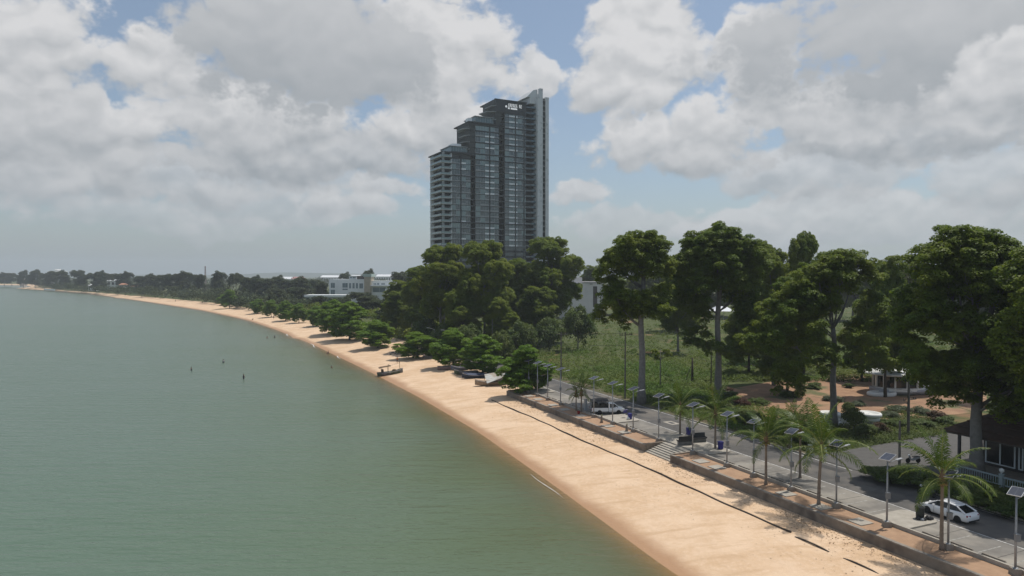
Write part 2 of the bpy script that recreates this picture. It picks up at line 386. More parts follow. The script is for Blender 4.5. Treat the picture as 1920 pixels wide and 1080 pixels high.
def ground_material():
    m = bpy.data.materials.new('ground'); m.use_nodes = True; nt = m.node_tree; b = nt.nodes['Principled BSDF']; b.inputs['Roughness'].default_value = .95
    b.inputs['Specular IOR Level'].default_value = .2
    tc = nt.nodes.new('ShaderNodeTexCoord')
    def noise(s, d=6):
        n = nt.nodes.new('ShaderNodeTexNoise'); n.inputs['Scale'].default_value = s; n.inputs['Detail'].default_value = d; n.inputs['Roughness'].default_value = .62
        nt.links.new(tc.outputs['Object'], n.inputs['Vector']); return n.outputs['Fac']
    def mix(f, lo, hi, a, c):
        mr = nt.nodes.new('ShaderNodeMapRange'); mr.inputs[1].default_value = lo; mr.inputs[2].default_value = hi; nt.links.new(f, mr.inputs[0])
        mx = nt.nodes.new('ShaderNodeMix'); mx.data_type = 'RGBA'; nt.links.new(mr.outputs[0], mx.inputs[0])
        for i, v in ((6, a), (7, c)):
            if hasattr(v, 'is_output'): nt.links.new(v, mx.inputs[i])
            else: mx.inputs[i].default_value = (*v, 1)
        return mx.outputs[2]
    c = mix(noise(.5), .35, .65, (.060, .080, .026), (.090, .105, .036))
    c = mix(noise(.045, 5), .56, .66, c, (.20, .125, .068))
    c = mix(noise(1.3), .62, .72, c, (.16, .12, .07))
    nt.links.new(c, b.inputs['Base Color'])
    bp = nt.nodes.new('ShaderNodeBump'); bp.inputs['Strength'].default_value = .5; bp.inputs['Distance'].default_value = .1
    nt.links.new(noise(3), bp.inputs['Height']); nt.links.new(bp.outputs[0], b.inputs['Normal'])
    return m
def sand_material():
    m = bpy.data.materials.new('sand'); m.use_nodes = True; nt = m.node_tree; b = nt.nodes['Principled BSDF']; b.inputs['Specular IOR Level'].default_value = .25
    geo = nt.nodes.new('ShaderNodeNewGeometry'); sp = nt.nodes.new('ShaderNodeSeparateXYZ'); nt.links.new(geo.outputs['Position'], sp.inputs[0])
    def noise(s, d=6, vec=None, r=.62):
        n = nt.nodes.new('ShaderNodeTexNoise'); n.inputs['Scale'].default_value = s; n.inputs['Detail'].default_value = d; n.inputs['Roughness'].default_value = r
        nt.links.new(vec or geo.outputs['Position'], n.inputs['Vector']); return n.outputs['Fac']
    def mr(f, lo, hi, a=0., c=1.):
        n = nt.nodes.new('ShaderNodeMapRange'); n.interpolation_type = 'SMOOTHSTEP'
        for i, v in enumerate((lo, hi, a, c), 1): n.inputs[i].default_value = v
        nt.links.new(f, n.inputs[0]); return n.outputs[0]
    def mix(f, a, c):
        mx = nt.nodes.new('ShaderNodeMix'); mx.data_type = 'RGBA'; nt.links.new(f, mx.inputs[0])
        for i, v in ((6, a), (7, c)):
            if hasattr(v, 'is_output'): nt.links.new(v, mx.inputs[i])
            else: mx.inputs[i].default_value = (*v, 1)
        return mx.outputs[2]
    def math_(op, a, bb):
        n = nt.nodes.new('ShaderNodeMath'); n.operation = op
        for i, v in ((0, a), (1, bb)):
            if hasattr(v, 'is_output'): nt.links.new(v, n.inputs[i])
            else: n.inputs[i].default_value = v
        return n.outputs[0]
    c = mix(mr(noise(.22, 7), .35, .65), (.69, .505, .345), (.60, .415, .26))
    c = mix(mr(noise(2.2, 5), .42, .72, 0, .5), c, (.74, .56, .40))
    mp = nt.nodes.new('ShaderNodeMapping'); mp.inputs['Rotation'].default_value = (0, 0, RAZ); mp.inputs['Scale'].default_value = (.25, 1.5, 1)
    nt.links.new(geo.outputs['Position'], mp.inputs[0])
    c = mix(mr(noise(.5, 4, mp.outputs[0]), .50, .66, 0, .65), c, (.53, .36, .22))
    # pebbles and litter thrown up near the wall
    high = mr(sp.outputs[2], -1.25, -.98)
    c = mix(math_('MULTIPLY', mr(noise(5.5, 3), .60, .68), math_('MULTIPLY', high, .75)), c, (.33, .20, .115))
    # wet by the water
    zz = math_('ADD', sp.outputs[2], math_('MULTIPLY', noise(.14, 5), .36))
    wet = mr(zz, -2.14, -1.84, 1., 0.)
    c = mix(wet, c, (.42, .25, .14))
    nt.links.new(c, b.inputs['Base Color'])
    nt.links.new(mr(wet, 0, 1, .95, .5), b.inputs['Roughness'])
    bp = nt.nodes.new('ShaderNodeBump'); bp.inputs['Strength'].default_value = .7; bp.inputs['Distance'].default_value = .15
    dn = nt.nodes.new('ShaderNodeTexVoronoi'); dn.feature = 'SMOOTH_F1'; dn.inputs['Scale'].default_value = 1.6; nt.links.new(geo.outputs['Position'], dn.inputs['Vector'])
    tr_ = math_('MULTIPLY', math_('MULTIPLY', dn.outputs['Distance'], mr(noise(.16, 4), .40, .6)), math_('MULTIPLY', mr(zz, -1.9, -1.3), .8))
    nt.links.new(math_('ADD', noise(1.1, 8, None, .7), tr_), bp.inputs['Height']); nt.links.new(bp.outputs[0], b.inputs['Normal'])
    return m
GROUND, SAND = ground_material(), sand_material()
a, b = GV.shape[:2]
gm = np_mesh('ground', GV.reshape(-1, 3), grid_faces(a, b), [GROUND, SAND], True)
fi = np.zeros((a - 1, b - 1), dtype=np.int32); fi[:len(ROWS) - 7] = 1
gm.polygons.foreach_set('material_index', fi.ravel())
tag(link('ground', gm), kind='structure')

# the sea: turbid water that shows its sandy floor only where it is shallow
def sea_material():
    m = bpy.data.materials.new('sea_water'); m.use_nodes = True; nt = m.node_tree; nt.nodes.clear()
    out = nt.nodes.new('ShaderNodeOutputMaterial')
    at_ = nt.nodes.new('ShaderNodeAttribute'); at_.attribute_name = 'depth'
    geo = nt.nodes.new('ShaderNodeNewGeometry')
    def noise(s, d, sc, rot=0., r=.55):
        mp = nt.nodes.new('ShaderNodeMapping'); mp.inputs['Scale'].default_value = sc; mp.inputs['Rotation'].default_value = (0, 0, rot)
        nt.links.new(geo.outputs['Position'], mp.inputs[0])
        n = nt.nodes.new('ShaderNodeTexNoise'); n.inputs['Scale'].default_value = s; n.inputs['Detail'].default_value = d; n.inputs['Roughness'].default_value = r
        nt.links.new(mp.outputs[0], n.inputs['Vector']); return n.outputs['Fac']
    def math_(op, a, bb=0., c=0.):
        n = nt.nodes.new('ShaderNodeMath'); n.operation = op
        for i, v in enumerate((a, bb, c)):
            if hasattr(v, 'is_output'): nt.links.new(v, n.inputs[i])
            else: n.inputs[i].default_value = v
        return n.outputs[0]
    k = math_('MULTIPLY', at_.outputs['Fac'], math_('MULTIPLY_ADD', noise(.09, 3, (1, 1, 1)), 1.8, .7))
    opac = math_('SUBTRACT', 1.0, math_('POWER', 2.71828, math_('MULTIPLY', k, -2.1)))
    deep = math_('SUBTRACT', 1.0, math_('POWER', 2.71828, math_('MULTIPLY', at_.outputs['Fac'], -.42)))
    mx = nt.nodes.new('ShaderNodeMix'); mx.data_type = 'RGBA'; nt.links.new(deep, mx.inputs[0])
    mx.inputs[6].default_value = (.112, .136, .060, 1); mx.inputs[7].default_value = (.104, .162, .124, 1)
    pn = nt.nodes.new('ShaderNodeMix'); pn.data_type = 'RGBA'
    f = nt.nodes.new('ShaderNodeMapRange'); f.inputs[1].default_value = .4; f.inputs[2].default_value = .62; nt.links.new(noise(.022, 4, (.5, 1.2, 1), .2), f.inputs[0])
    f2 = math_('MULTIPLY', f.outputs[0], .45); nt.links.new(f2, pn.inputs[0]); nt.links.new(mx.outputs[2], pn.inputs[6]); pn.inputs[7].default_value = (.124, .174, .142, 1)
    h = math_('MULTIPLY_ADD', noise(.55, 4, (.28, 1.25, 1), .12), 1.0, math_('MULTIPLY', noise(1.6, 3, (.5, 1.2, 1), -.2), .35))
    bp = nt.nodes.new('ShaderNodeBump'); bp.inputs['Strength'].default_value = .9; bp.inputs['Distance'].default_value = .42
    nt.links.new(h, bp.inputs['Height'])
    df = nt.nodes.new('ShaderNodeBsdfDiffuse'); nt.links.new(pn.outputs[2], df.inputs[0]); nt.links.new(bp.outputs[0], df.inputs['Normal'])
    tr = nt.nodes.new('ShaderNodeBsdfTransparent'); tr.inputs[0].default_value = (.80, .82, .72, 1)
    m1 = nt.nodes.new('ShaderNodeMixShader'); nt.links.new(opac, m1.inputs[0]); nt.links.new(tr.outputs[0], m1.inputs[1]); nt.links.new(df.outputs[0], m1.inputs[2])
    gl = nt.nodes.new('ShaderNodeBsdfGlossy'); gl.inputs['Roughness'].default_value = .2; nt.links.new(bp.outputs[0], gl.inputs['Normal'])
    fr = nt.nodes.new('ShaderNodeFresnel'); fr.inputs[0].default_value = 1.33; nt.links.new(bp.outputs[0], fr.inputs['Normal'])
    m2 = nt.nodes.new('ShaderNodeMixShader'); nt.links.new(math_('MULTIPLY', fr.outputs[0], .72), m2.inputs[0]); nt.links.new(m1.outputs[0], m2.inputs[1]); nt.links.new(gl.outputs[0], m2.inputs[2])
    nt.links.new(m2.outputs[0], out.inputs[0]); return m
offs = [2, 0, -1, -2, -3.5, -5.5, -8, -12, -18, -27, -40, -60, -120, -400, -1500]
swash = .6 * np.sin(YS * .16) + .4 * np.sin(YS * .43 + 1) + .3 * np.sin(YS * .97 + 2)
rows, dep = [], []
for d in offs:
    x = sx + d + swash * np.exp(-abs(d) / 4); rows.append(np.stack([x, YS, np.full_like(YS, SEA_Z)], 1))
    dep.append(np.clip((sx - x) * .085, 0, 6))
rows.append(np.stack([np.full_like(YS, -9000), YS, np.full_like(YS, SEA_Z)], 1)); dep.append(np.full_like(YS, 6))
SR = np.stack(rows[::-1], 0); a, b = SR.shape[:2]
sm = np_mesh('sea', SR.reshape(-1, 3), grid_faces(a, b), sea_material(), True)
at_ = sm.attributes.new('depth', 'FLOAT', 'POINT'); at_.data.foreach_set('value', np.stack(dep[::-1], 0).ravel().astype(np.float32))
tag(link('sea', sm), kind='structure')

# foam where small waves break at the edge
foam = mat('foam', (.75, .76, .74), .7)
def foam_line(y0, y1, off, wid, nm):
    ys = np.arange(y0, y1, .4); x = shore_x(ys) + off + .5 * np.sin(ys * .16) + .35 * np.sin(ys * .43 + 1)
    w_ = wid * np.clip(np.minimum(ys - y0, y1 - ys) / 2.5, .05, 1) * (.5 + .5 * np.abs(np.sin(ys * 2.1) * np.sin(ys * .77 + 1)))
    z = np.full_like(ys, SEA_Z + .012)
    rws = np.stack([np.stack([x - w_ / 2, ys, z], 1), np.stack([x + w_ / 2, ys, z + .006], 1)], 0)
    return tag(link('foam', np_mesh('foam', rws.reshape(-1, 3), grid_faces(2, len(ys)), foam)), kind='stuff')
foam_line(74, 83, -.9, .09, 0); foam_line(196, 206, -.4, .25, 0); foam_line(226, 240, -.4, .3, 0); foam_line(268, 280, -.4, .35, 0)

# faint hills on the horizon
hx = np.linspace(-4200, 2500, 140)
hill = 16 + 16 * np.exp(-((hx + 1900) / 420) ** 2) + 12 * np.exp(-((hx + 1350) / 300) ** 2) + 14 * np.exp(-((hx - 300) / 700) ** 2) + 3 * np.sin(hx * .006)
hr = np.stack([np.stack([hx, np.full_like(hx, 5000 + 600 * k), np.where(k == 1, hill, -1)], 1) for k in (0, 1, 2)], 0)
tag(link('hills', np_mesh('hills', hr.reshape(-1, 3), grid_faces(3, len(hx)), mat('hill_forest', (.04, .055, .03), .95, (.06, .075, .035), .01), True)), kind='structure')

# ------------------------------------------------------------------ road, parking strip, promenade
def strip(name, u0, u1, s0, s1, z, m, parent=None, kind='structure'):
    mb = MB(); n = max(int((s1 - s0) / 6), 1)
    for i in range(n):
        a, b = s0 + (s1 - s0) * i / n, s0 + (s1 - s0) * (i + 1) / n
        mb.quad(us(u0, a, z), us(u1, a, z), us(u1, b, z), us(u0, b, z))
    o = mb.build(name, m, parent)
    return tag(o, kind=kind) if (parent is None and kind) else o
S0, S1 = 14, 118
road = strip('road', 59.3, 66.1, S0, 230, .0, asphalt)
apron = strip('parking_strip', 54.75, 59.3, S0, S1, .004, apron_mat)
strip('road_line', 59.38, 59.52, S0, S1 + 6, .005, paint, road)
strip('road_line', 65.62, 65.74, 54, 200, .005, paint, road); strip('road_line', 65.62, 65.74, S0, 46, .005, paint, road)
verge = strip('verge', 66.28, 69.2, 52, 230, -.03, mat('verge_earth', (.17, .13, .085), .95, (.10, .085, .05), .7, 6, c3=(.07, .085, .03), scale3=.25))
# kerb stones along the landward side
kme = None
for i in range(68):
    s = 86 - i * 1.0
    if 45.5 < s < 60.5: continue
    if kme is None:
        mb = MB(); mb.box((0, 0, 0), (.96, .17, .22)); kme = mb.mesh('kerb_stone', concrete_pale)
    p = us(66.19, s, .03 + random.uniform(-.008, .008)); link('kerb_stone', kme, road, p, RAZ + random.uniform(-.01, .01))
# planter bed between the sea wall and the parking strip, steps down to the sand
STEP0, STEP1 = 67.9, 73.2
def promenade_bed(s0, s1):
    return strip('promenade_bed', 51.55, 54.35, s0, s1, -.045, soil)
bed_near = promenade_bed(S0, STEP0 - .32); bed_far = promenade_bed(STEP1 + .32, S1 - .3)
def seawall(s0, s1, label):
    t = thing('sea_wall', label, 'wall', us(51.4, s0, -.95), RAZ)
    L = s1 - s0
    mb = MB()
    n = int(L / 3)
    # local x runs along the wall, local +y faces the sea
    mb.box((L / 2, 0, -.22), (L, .26, 2.1)); mb.build('wall_face', wall_mat, t)
    k = int(L / 4) + 1
    for i in range(k):
        a, b = L * i / k + .012, L * (i + 1) / k - .012
        c = MB(); c.box(((a + b) / 2, -.03, .885 + random.uniform(-.006, .006)), (b - a, .36, .10)); c.build('coping_stone', concrete, t)
    return t
wn = seawall(S0, STEP0, 'long weathered concrete sea wall running from the beach steps towards the black bin')
wf = seawall(STEP1, S1, 'concrete sea wall running from the beach steps to the far end by the almond tree')
for t, s in ((wn, STEP0 - .13), (wf, STEP1 + .13), (wf, S1 - .15)):
    mb = MB(); o = us(52.95, s, -.6) - us(51.4, S0 if t is wn else STEP1, -.95)
    rot = Matrix.Rotation(-RAZ, 3, 'Z'); q = rot @ o
    mb.box((q.x, q.y, .30), (.26, 2.75, 1.26)); mb.box((q.x, q.y, .985), (.33, 2.75, .09)); mb.build('return_wall', [wall_mat], t)
# inner low wall at the back of the bed, and the drain edge
def inner_wall(s0, s1, label):
    t = thing('low_wall', label, 'wall', us(54.47, s0, -.1), RAZ); L = s1 - s0
    k = max(int(L / 5), 1)
    for i in range(k):
        a, b = L * i / k + .01, L * (i + 1) / k - .01
        mb = MB(); mb.box(((a + b) / 2, 0, .13), (b - a, .22, .5)); mb.box(((a + b) / 2, -.22, .14), (b - a, .16, .07)); mb.build('wall_panel', concrete_pale, t)
    return t
inner_wall(S0, STEP0, 'low concrete wall edging the planter bed on the near side of the steps')
inner_wall(STEP1, S1, 'low concrete wall edging the planter bed on the far side of the steps')
st = thing('beach_steps', 'broad concrete steps going down from the benches to the sand', 'steps', us(51.4, STEP0, -.95), RAZ)
for i in range(7):
    mb = MB(); h = .95 * (i + 1) / 7 + .01
    mb.box(((STEP1 - STEP0) / 2, -.15 - .44 * i, h - .35), (STEP1 - STEP0 - .04, .46, .7)); mb.build('step', concrete_pale, st)
mb = MB(); mb.box(((STEP1 - STEP0) / 2, -3.3, .80), (STEP1 - STEP0 - .04, .5, .3)); mb.build('landing', concrete_pale, st)
# raised concrete islands in the parking strip
ISL = [(39.4, 42.9), (65.6, 76.6), (85.2, 90.2), (112.4, 116.5)]
for a, b in ISL:
    mb = MB(); r = .7
    pl = [(54.72, a), (58.3, a)] + [(58.3 + .7 * math.sin(t), a + .7 - .7 * math.cos(t)) for t in (.4, .8, 1.2, 1.57)] + [(58.3 + .7 * math.cos(t), b - .7 + .7 * math.sin(t)) for t in (0, .4, .8, 1.2)] + [(58.3, b), (54.72, b)]
    mb.prism([us(*q)[:2] for q in pl], -.05, .15); mb.build('raised_island', concrete_pale, apron)
# wheel stops and bay lines
ws = MB(); ws.box((0, 0, .065), (1.85, .16, .13), taper=.9); ws_me = ws.mesh('wheel_stop', concrete)
bl = MB(); bl.quad((0, -.05, 0), (0, .05, 0), (-2.9, .05, 0), (-2.9, -.05, 0)); bl_me = bl.mesh('bay_line', mat('worn_paint', (.40, .39, .36), .8, (.21, .20, .18), 2.0, 8, (.40, .62)))
s = 20.5
while s < 111:
    if all(not (a - 1.5 < s < b + 1.5) for a, b in ISL):
        link('wheel_stop', ws_me, apron, us(55.35, s, .004), RAZ + random.uniform(-.012, .012))
        if all(not (a - .4 < s - 1.22 < b + .4) for a, b in ISL):
            link('bay_line', bl_me, apron, us(55.4, s - 1.22, .009), math.atan2(-NV.y, -NV.x))
    s += 2.45
# joints between the concrete bays of the parking strip, repairs in the asphalt
jb = MB(); jb.quad((0, -.03, 0), (4.5, -.03, 0), (4.5, .03, 0), (0, .03, 0)); jme = jb.mesh('expansion_joint', mat('joint_dark', (.07, .062, .055), .95))
for s_ in np.arange(18, 116, 4.9):
    if all(not (a - .2 < s_ < b + .2) for a, b in ISL): link('expansion_joint', jme, apron, us(54.78, s_, .0085), math.atan2(NV.y, NV.x) + random.uniform(-.004, .004))
pm1, pm2 = mat('asphalt_patch_dark', (.062, .060, .058), .9, (.048, .046, .045), 2), mat('asphalt_patch_pale', (.15, .14, .128), .9, (.12, .115, .105), 2)
for s_, u_, l_, w_, m_ in ((33, 63.5, 3.2, 1.4, pm1), (49, 61.6, 1.8, 1.5, pm2), (56.5, 64.2, 5.0, 1.1, pm1), (72, 62.6, 2.2, 1.8, pm1), (80, 64.0, 4.0, 1.0, pm2), (96, 61.5, 2.4, 1.4, pm1), (27, 61.2, 2.2, 1.2, pm2), (105, 63.6, 5.0, 1.3, pm1)):
    mb = MB(); mb.quad((-l_ / 2, -w_ / 2, 0), (l_ / 2, -w_ / 2 + .05, 0), (l_ / 2 - .06, w_ / 2, 0), (-l_ / 2 + .04, w_ / 2 - .03, 0)); mb.build('asphalt_patch', m_, road, False, us(u_, s_, .0045), RAZ + random.uniform(-.02, .02))
# square tree pads in the planter bed
pad = MB(); pad.box((0, 0, .0), (1.5, 1.5, .12)); pad_me = pad.mesh('tree_pad', concrete_pale)
PADS = [92.3, 97.6, 101.8, 107.5, 111.2, 115.0, 80.2, 84.4, 64.0, 61.2, 42.5, 46.8, 51.0]
for s_ in PADS: link('tree_pad', pad_me, bed_far if s_ > 70 else bed_near, us(52.75, s_, -.03), RAZ + random.uniform(-.03, .03))
# inspection cover in the road
mb = MB(); p = at(1259, 793); mb.box((0, 0, .002), (2.3, 1.5, .012)); cv = mb.build('inspection_cover', concrete_pale, road, None, p + Vector((0, 0, .004)), RAZ)
mb = MB(); mb.box((0, 0, .010), (1.1, .6, .01)); mb.build('cover_plate', dark_metal, cv)
# hose lying along the beach
def on_beach(u, s, h=0.0):
    q = us(u, s); return Vector((q.x, q.y, float(beach_z(np.array(q.x), np.array(q.y))) + h))
hose_mat = mat('black_hose', (.045, .036, .03), .7, (.09, .07, .05), .8)
t = thing('drain_hose', 'long dark hose lying along the sand below the sea wall, partly buried', 'hose', (0, 0, 0))
hs = [s for s in np.arange(45.2, 115.8, .8)]
mb = MB(); mb.tube([on_beach(47.35 + .12 * math.sin(s * .21) + .05 * math.sin(s * .9), s, .06) for s in hs], .088, 7); mb.build('hose_length', hose_mat, t, True)
for a, b in ((40.8, 44.4), (36.2, 39.4), (31.0, 34)):
    ss = np.linspace(a, b, 9); mb = MB(); mb.tube([on_beach(47.0, s, .06 - .11 * (abs(s - (a + b) / 2) / ((b - a) / 2)) ** 3) for s in ss], .075, 7); mb.build('hose_length', hose_mat, t, True)
# leaves and bits of rubbish blown along the foot of the wall and left by the tide
def litter(n, seed, lo, hi, size, m):
    g = np.random.default_rng(seed); s = g.uniform(30, 118, n); u = lo + (hi - lo) * g.random(n) ** .6
    X = NV.x * u + DV.x * s; Y = NV.y * u + DV.y * s; Z = beach_z(X, Y) + .015
    V, F = leaf_quads(np.stack([X, Y, Z], 1), unit(np.array([0, 0, 1.]) + g.normal(size=(n, 3)) * .25), size * g.uniform(.4, 1.6, n), .7, .12, g)
    return tag(link('beach_litter', np_mesh('beach_litter', V, F, m)), kind='stuff')
litter(3200, 71, 47.6, 51.15, .13, mat('dry_leaf', (.20, .115, .06), .9, (.30, .19, .11), 3))
litter(500, 72, 41, 47.5, .11, mat('tide_litter', (.12, .075, .045), .9, (.25, .17, .11), 3))
# side road and forecourt, the red earth garden
def patch(name, pix, z, m, zs=0.0):
    mb = MB(); pts = [at(x, y, 0) for x, y in pix]; mb.add([(p.x, p.y, z) for p in pts], [tuple(range(len(pts)))[::-1] if False else tuple(range(len(pts)))])
    me = mb.mesh(name, m); o = link(name, me); return tag(o, kind='structure')
mb = MB(); mb.add([us(66.28, 45.6, -.012), us(76, 45.6, -.012), us(100, 52, -.012), us(128, 56, -.012), us(128, 66, -.012), us(98, 62, -.012), us(80, 61, -.012), us(66.28, 60.4, -.012)], [tuple(range(8))])
tag(mb.build('side_road', asphalt_old_shaded), kind='structure')
patch('garden_ground', [(1385, 790), (1340, 752), (1330, 736), (1440, 716), (1560, 702), (1700, 700), (1850, 716), (1850, 770), (1740, 782), (1640, 790), (1500, 790), (1440, 796)], -.035, red_earth)
# ------------------------------------------------------------------ the tower
t_dark = mat('tower_render', (.060, .066, .064), .8, (.045, .05, .05), .25, 4)
t_slab = mat('tower_slab', (.028, .033, .035), .7)
t_pale = mat('tower_pale', (.62, .64, .64), .8, (.54, .56, .56), .12, 5, c3=(.38, .40, .40), scale3=.5, spread3=(.55, .7))
t_mid = mat('tower_mid', (.30, .315, .315), .8, (.24, .25, .25), .2, 4)
t_ledge = mat('tower_ledge', (.80, .82, .82), .8)
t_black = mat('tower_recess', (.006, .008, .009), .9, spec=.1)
t_glass = [mat('tower_glass_a', (.060, .115, .120), .10, spec=1.0), mat('tower_glass_b', (.020, .045, .048), .10, spec=1.0), mat('tower_glass_c', (.14, .215, .215), .15, spec=1.0)]
t_mull = mat('tower_mullion', (.40, .43, .44), .6)
t_blue = mat('tower_rail_glass', (.045, .10, .125), .15, spec=.7)
FH = 3.1
tw = thing('condominium_tower', 'tall stepped glass and concrete condominium tower rising behind the trees', 'tower', (-36.6, 360, 0), math.atan2(.462, .887))
def bx(mb, x0, x1, y0, y1, z0, z1, m=0): mb.box(((x0 + x1) / 2, (y0 + y1) / 2, (z0 + z1) / 2), (x1 - x0, y1 - y0, z1 - z0), 0, m)
def secx(k): return 0 if k < 28 else (15.2 if k < 33 else 31)
ZT = [86.4, 103.6, 117.2]
for x0, x1, zt in ((4.9, 16.3, ZT[0]), (19.2, 33.3, ZT[1]), (36.9, 50.0, ZT[2])):
    mb = MB(); bx(mb, x0, x1, .42, 20, 0, zt - .3); mb.build('tower_block', t_dark, tw)
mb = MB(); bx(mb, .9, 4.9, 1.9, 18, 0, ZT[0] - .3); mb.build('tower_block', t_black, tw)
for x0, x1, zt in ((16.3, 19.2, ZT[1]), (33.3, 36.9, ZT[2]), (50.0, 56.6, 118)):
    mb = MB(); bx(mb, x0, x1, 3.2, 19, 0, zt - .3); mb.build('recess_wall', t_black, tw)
# side of the pale end wall facing the sea, end fins
mb = MB(); bx(mb, 56.6, 58.0, -1.6, 18, 0, 121); bx(mb, 58.0, 60.0, -1.6, .2, 0, 126.3)
mb.prism([(53.0, 1.0), (58.0, 1.0), (58.0, 14), (53, 14)], 117.9, 121.5); mb.build('end_fin', t_pale, tw)
mb = MB(); rg = [[(x, y, z) for x, y in ((50.6, 2), (50.6, 13))] for z in (118, 122)]
mb.add([(51.2, 1, 121.3), (55.4, 1, 125.6), (58.0, 1, 126.3), (58.0, 1, 121.6), (51.2, 13, 121.3), (55.4, 13, 125.6), (58, 13, 126.3), (58, 13, 121.6)], [(0, 3, 2, 1), (4, 5, 6, 7), (0, 1, 5, 4), (1, 2, 6, 5), (2, 3, 7, 6), (3, 0, 4, 7)]); mb.build('roof_block', t_pale, tw)
mb = MB(); bx(mb, 58.0, 60.0, .2, 16, 0, 123.5); mb.build('end_fin', t_pale, tw)
mb = MB(); bx(mb, 60.0, 62.6, .3, 16, 0, 121.2); mb.build('recess_wall', t_dark, tw)
mb = MB(); bx(mb, 62.6, 64.7, -.3, 16, 0, 122.2); mb.build('end_fin', t_pale, tw)
# floor slabs, dark and thin; a few floors carry a deeper band
for k in range(1, 39):
    x0 = secx(k - 1) if k > 1 else 0
    deep = k in (28, 27, 33, 32, 37, 24, 16, 30)
    mb = MB()
    if k * FH < 118: bx(mb, max(x0, 4.9) - (0 if x0 < 4 else .4), 50.2, -.16 if deep else -.05, .44, k * FH - (.34 if deep else .13), k * FH + (.28 if deep else .07)); mb.build('floor_slab', t_slab, tw)
# window bays
def window_mesh(i, w, h):
    mb = MB(); g, sp = 0, 1
    sill = (0.95, 0.0, 0.95, .55)[i]
    mb.quad((0.06, .10, max(sill, .12)), (w - .06, .10, max(sill, .12)), (w - .06, .10, h - .14), (.06, .10, h - .14), 0)
    if sill: mb.box((w / 2, .10, sill / 2 + .06), (w - .1, .14, sill - .08), 0, 1)
    for x in (.04, w / 3, 2 * w / 3): mb.box((x, .05, h / 2), (.10 if x < .1 else .07, .16, h - .16), 0, 2)
    return mb.mesh('window', [t_glass[(0, 2, 1, 1)[i]], (t_ledge, t_mid, t_mid, t_mid)[i], t_mull])
ZONES = [(4.9, 16.3, 4), (19.2, 33.3, 5), (36.9, 50.0, 5)]
WM = {}
low = MB()
for k in range(0, 38):
    for zi, (x0, x1, n) in enumerate(ZONES):
        if k * FH + 3 > ZT[zi]: continue
        w = (x1 - x0) / n
        for j in range(n):
            x, z = x0 + j * w, k * FH + .06
            if k < 12:
                bx(low, x + .1, x + w - .1, .12, .3, z + .9, z + 2.9); continue
            if zi == 1 and j in (2, 3): v = 0 if k not in (16, 17, 18, 19, 20) else 2
            elif zi == 2 and j in (1, 2): v = 0
            elif zi == 0 and j == 2: v = random.choice((2, 2, 0, 1))
            else: v = random.choice((1, 2, 3, 3))
            if k > 26: v = random.choice((1, 3, 1, 2)) if k in (27, 28, 32) else v
            key = (v, round(w, 2))
            if key not in WM: WM[key] = window_mesh(v, w, FH)
            link('window', WM[key], tw, (x, .02, z))
o = low.build('window_band', t_glass[1], tw); tag(o, kind='stuff')
# dark vertical strips between pairs of bays
for x, zt in ((10.6, ZT[0]), (27.6, ZT[1]), (43.4, ZT[2]), (48.9, ZT[2])):
    mb = MB(); bx(mb, x - .35, x + .35, -.02, .5, 0, zt - .5); mb.build('mullion_strip', t_slab, tw)
# pale ledges crossing the recesses
mbl = MB(); bx(mbl, 0, 2.7, .9, 3.2, 0, .22); lm1 = mbl.mesh('ledge', t_ledge)
mbl = MB(); bx(mbl, 0, 3.4, .9, 3.2, 0, .22); lm2 = mbl.mesh('ledge', t_ledge)
for k in range(8, 38):
    if k * FH < ZT[1] - 4: link('ledge', lm1, tw, (16.4, 0, k * FH))
    if k * FH < ZT[2] - 4: link('ledge', lm2, tw, (33.4, 0, k * FH))
# balconies round the sea end
mb = MB(); bx(mb, -1.2, 5.0, -1.15, 1.9, 0, .26); bx(mb, -1.5, .9, 1.9, 15, 0, .2); bx(mb, 4.4, 5.0, -1.0, 1.4, .26, 2.0)
bx(mb, -.95, 4.3, -1.12, -1.04, .26, 1.15, 1); bx(mb, -1.18, -1.08, -1.0, 14.8, .26, 1.15, 1)
bal = mb.mesh('balcony', [mat('balcony_edge', (.46, .48, .48), .8), t_glass[2]])
for k in range(7, 28): link('balcony', bal, tw, (0, 0, k * FH))
mb = MB(); bx(mb, -.15, .95, -.6, .5, 0, ZT[0]); bx(mb, .0, .6, 12.5, 18, 0, ZT[0]); mb.build('corner_pier', t_mid, tw)
# recess balconies beside the fins, blue glass rails
mb = MB(); bx(mb, 50.2, 56.6, .3, 3.2, 0, .25); bx(mb, 53.6, 56.5, .2, .3, .25, 1.25, 1); bx(mb, 50.3, 53.5, .5, .6, .25, 1.1, 2)
rb = mb.mesh('balcony', [t_slab, t_blue, t_glass[1]])
for k in range(9, 38): link('balcony', rb, tw, (0, 0, k * FH + .1))
mb = MB(); bx(mb, 60.3, 62.4, .16, .3, .5, 2.0); bx(mb, 60.05, 62.55, .2, .3, 2.5, 2.75, 1); sl = mb.mesh('slit_window', [t_black, t_mid])
for k in range(9, 39): link('slit_window', sl, tw, (0, 0, k * FH))
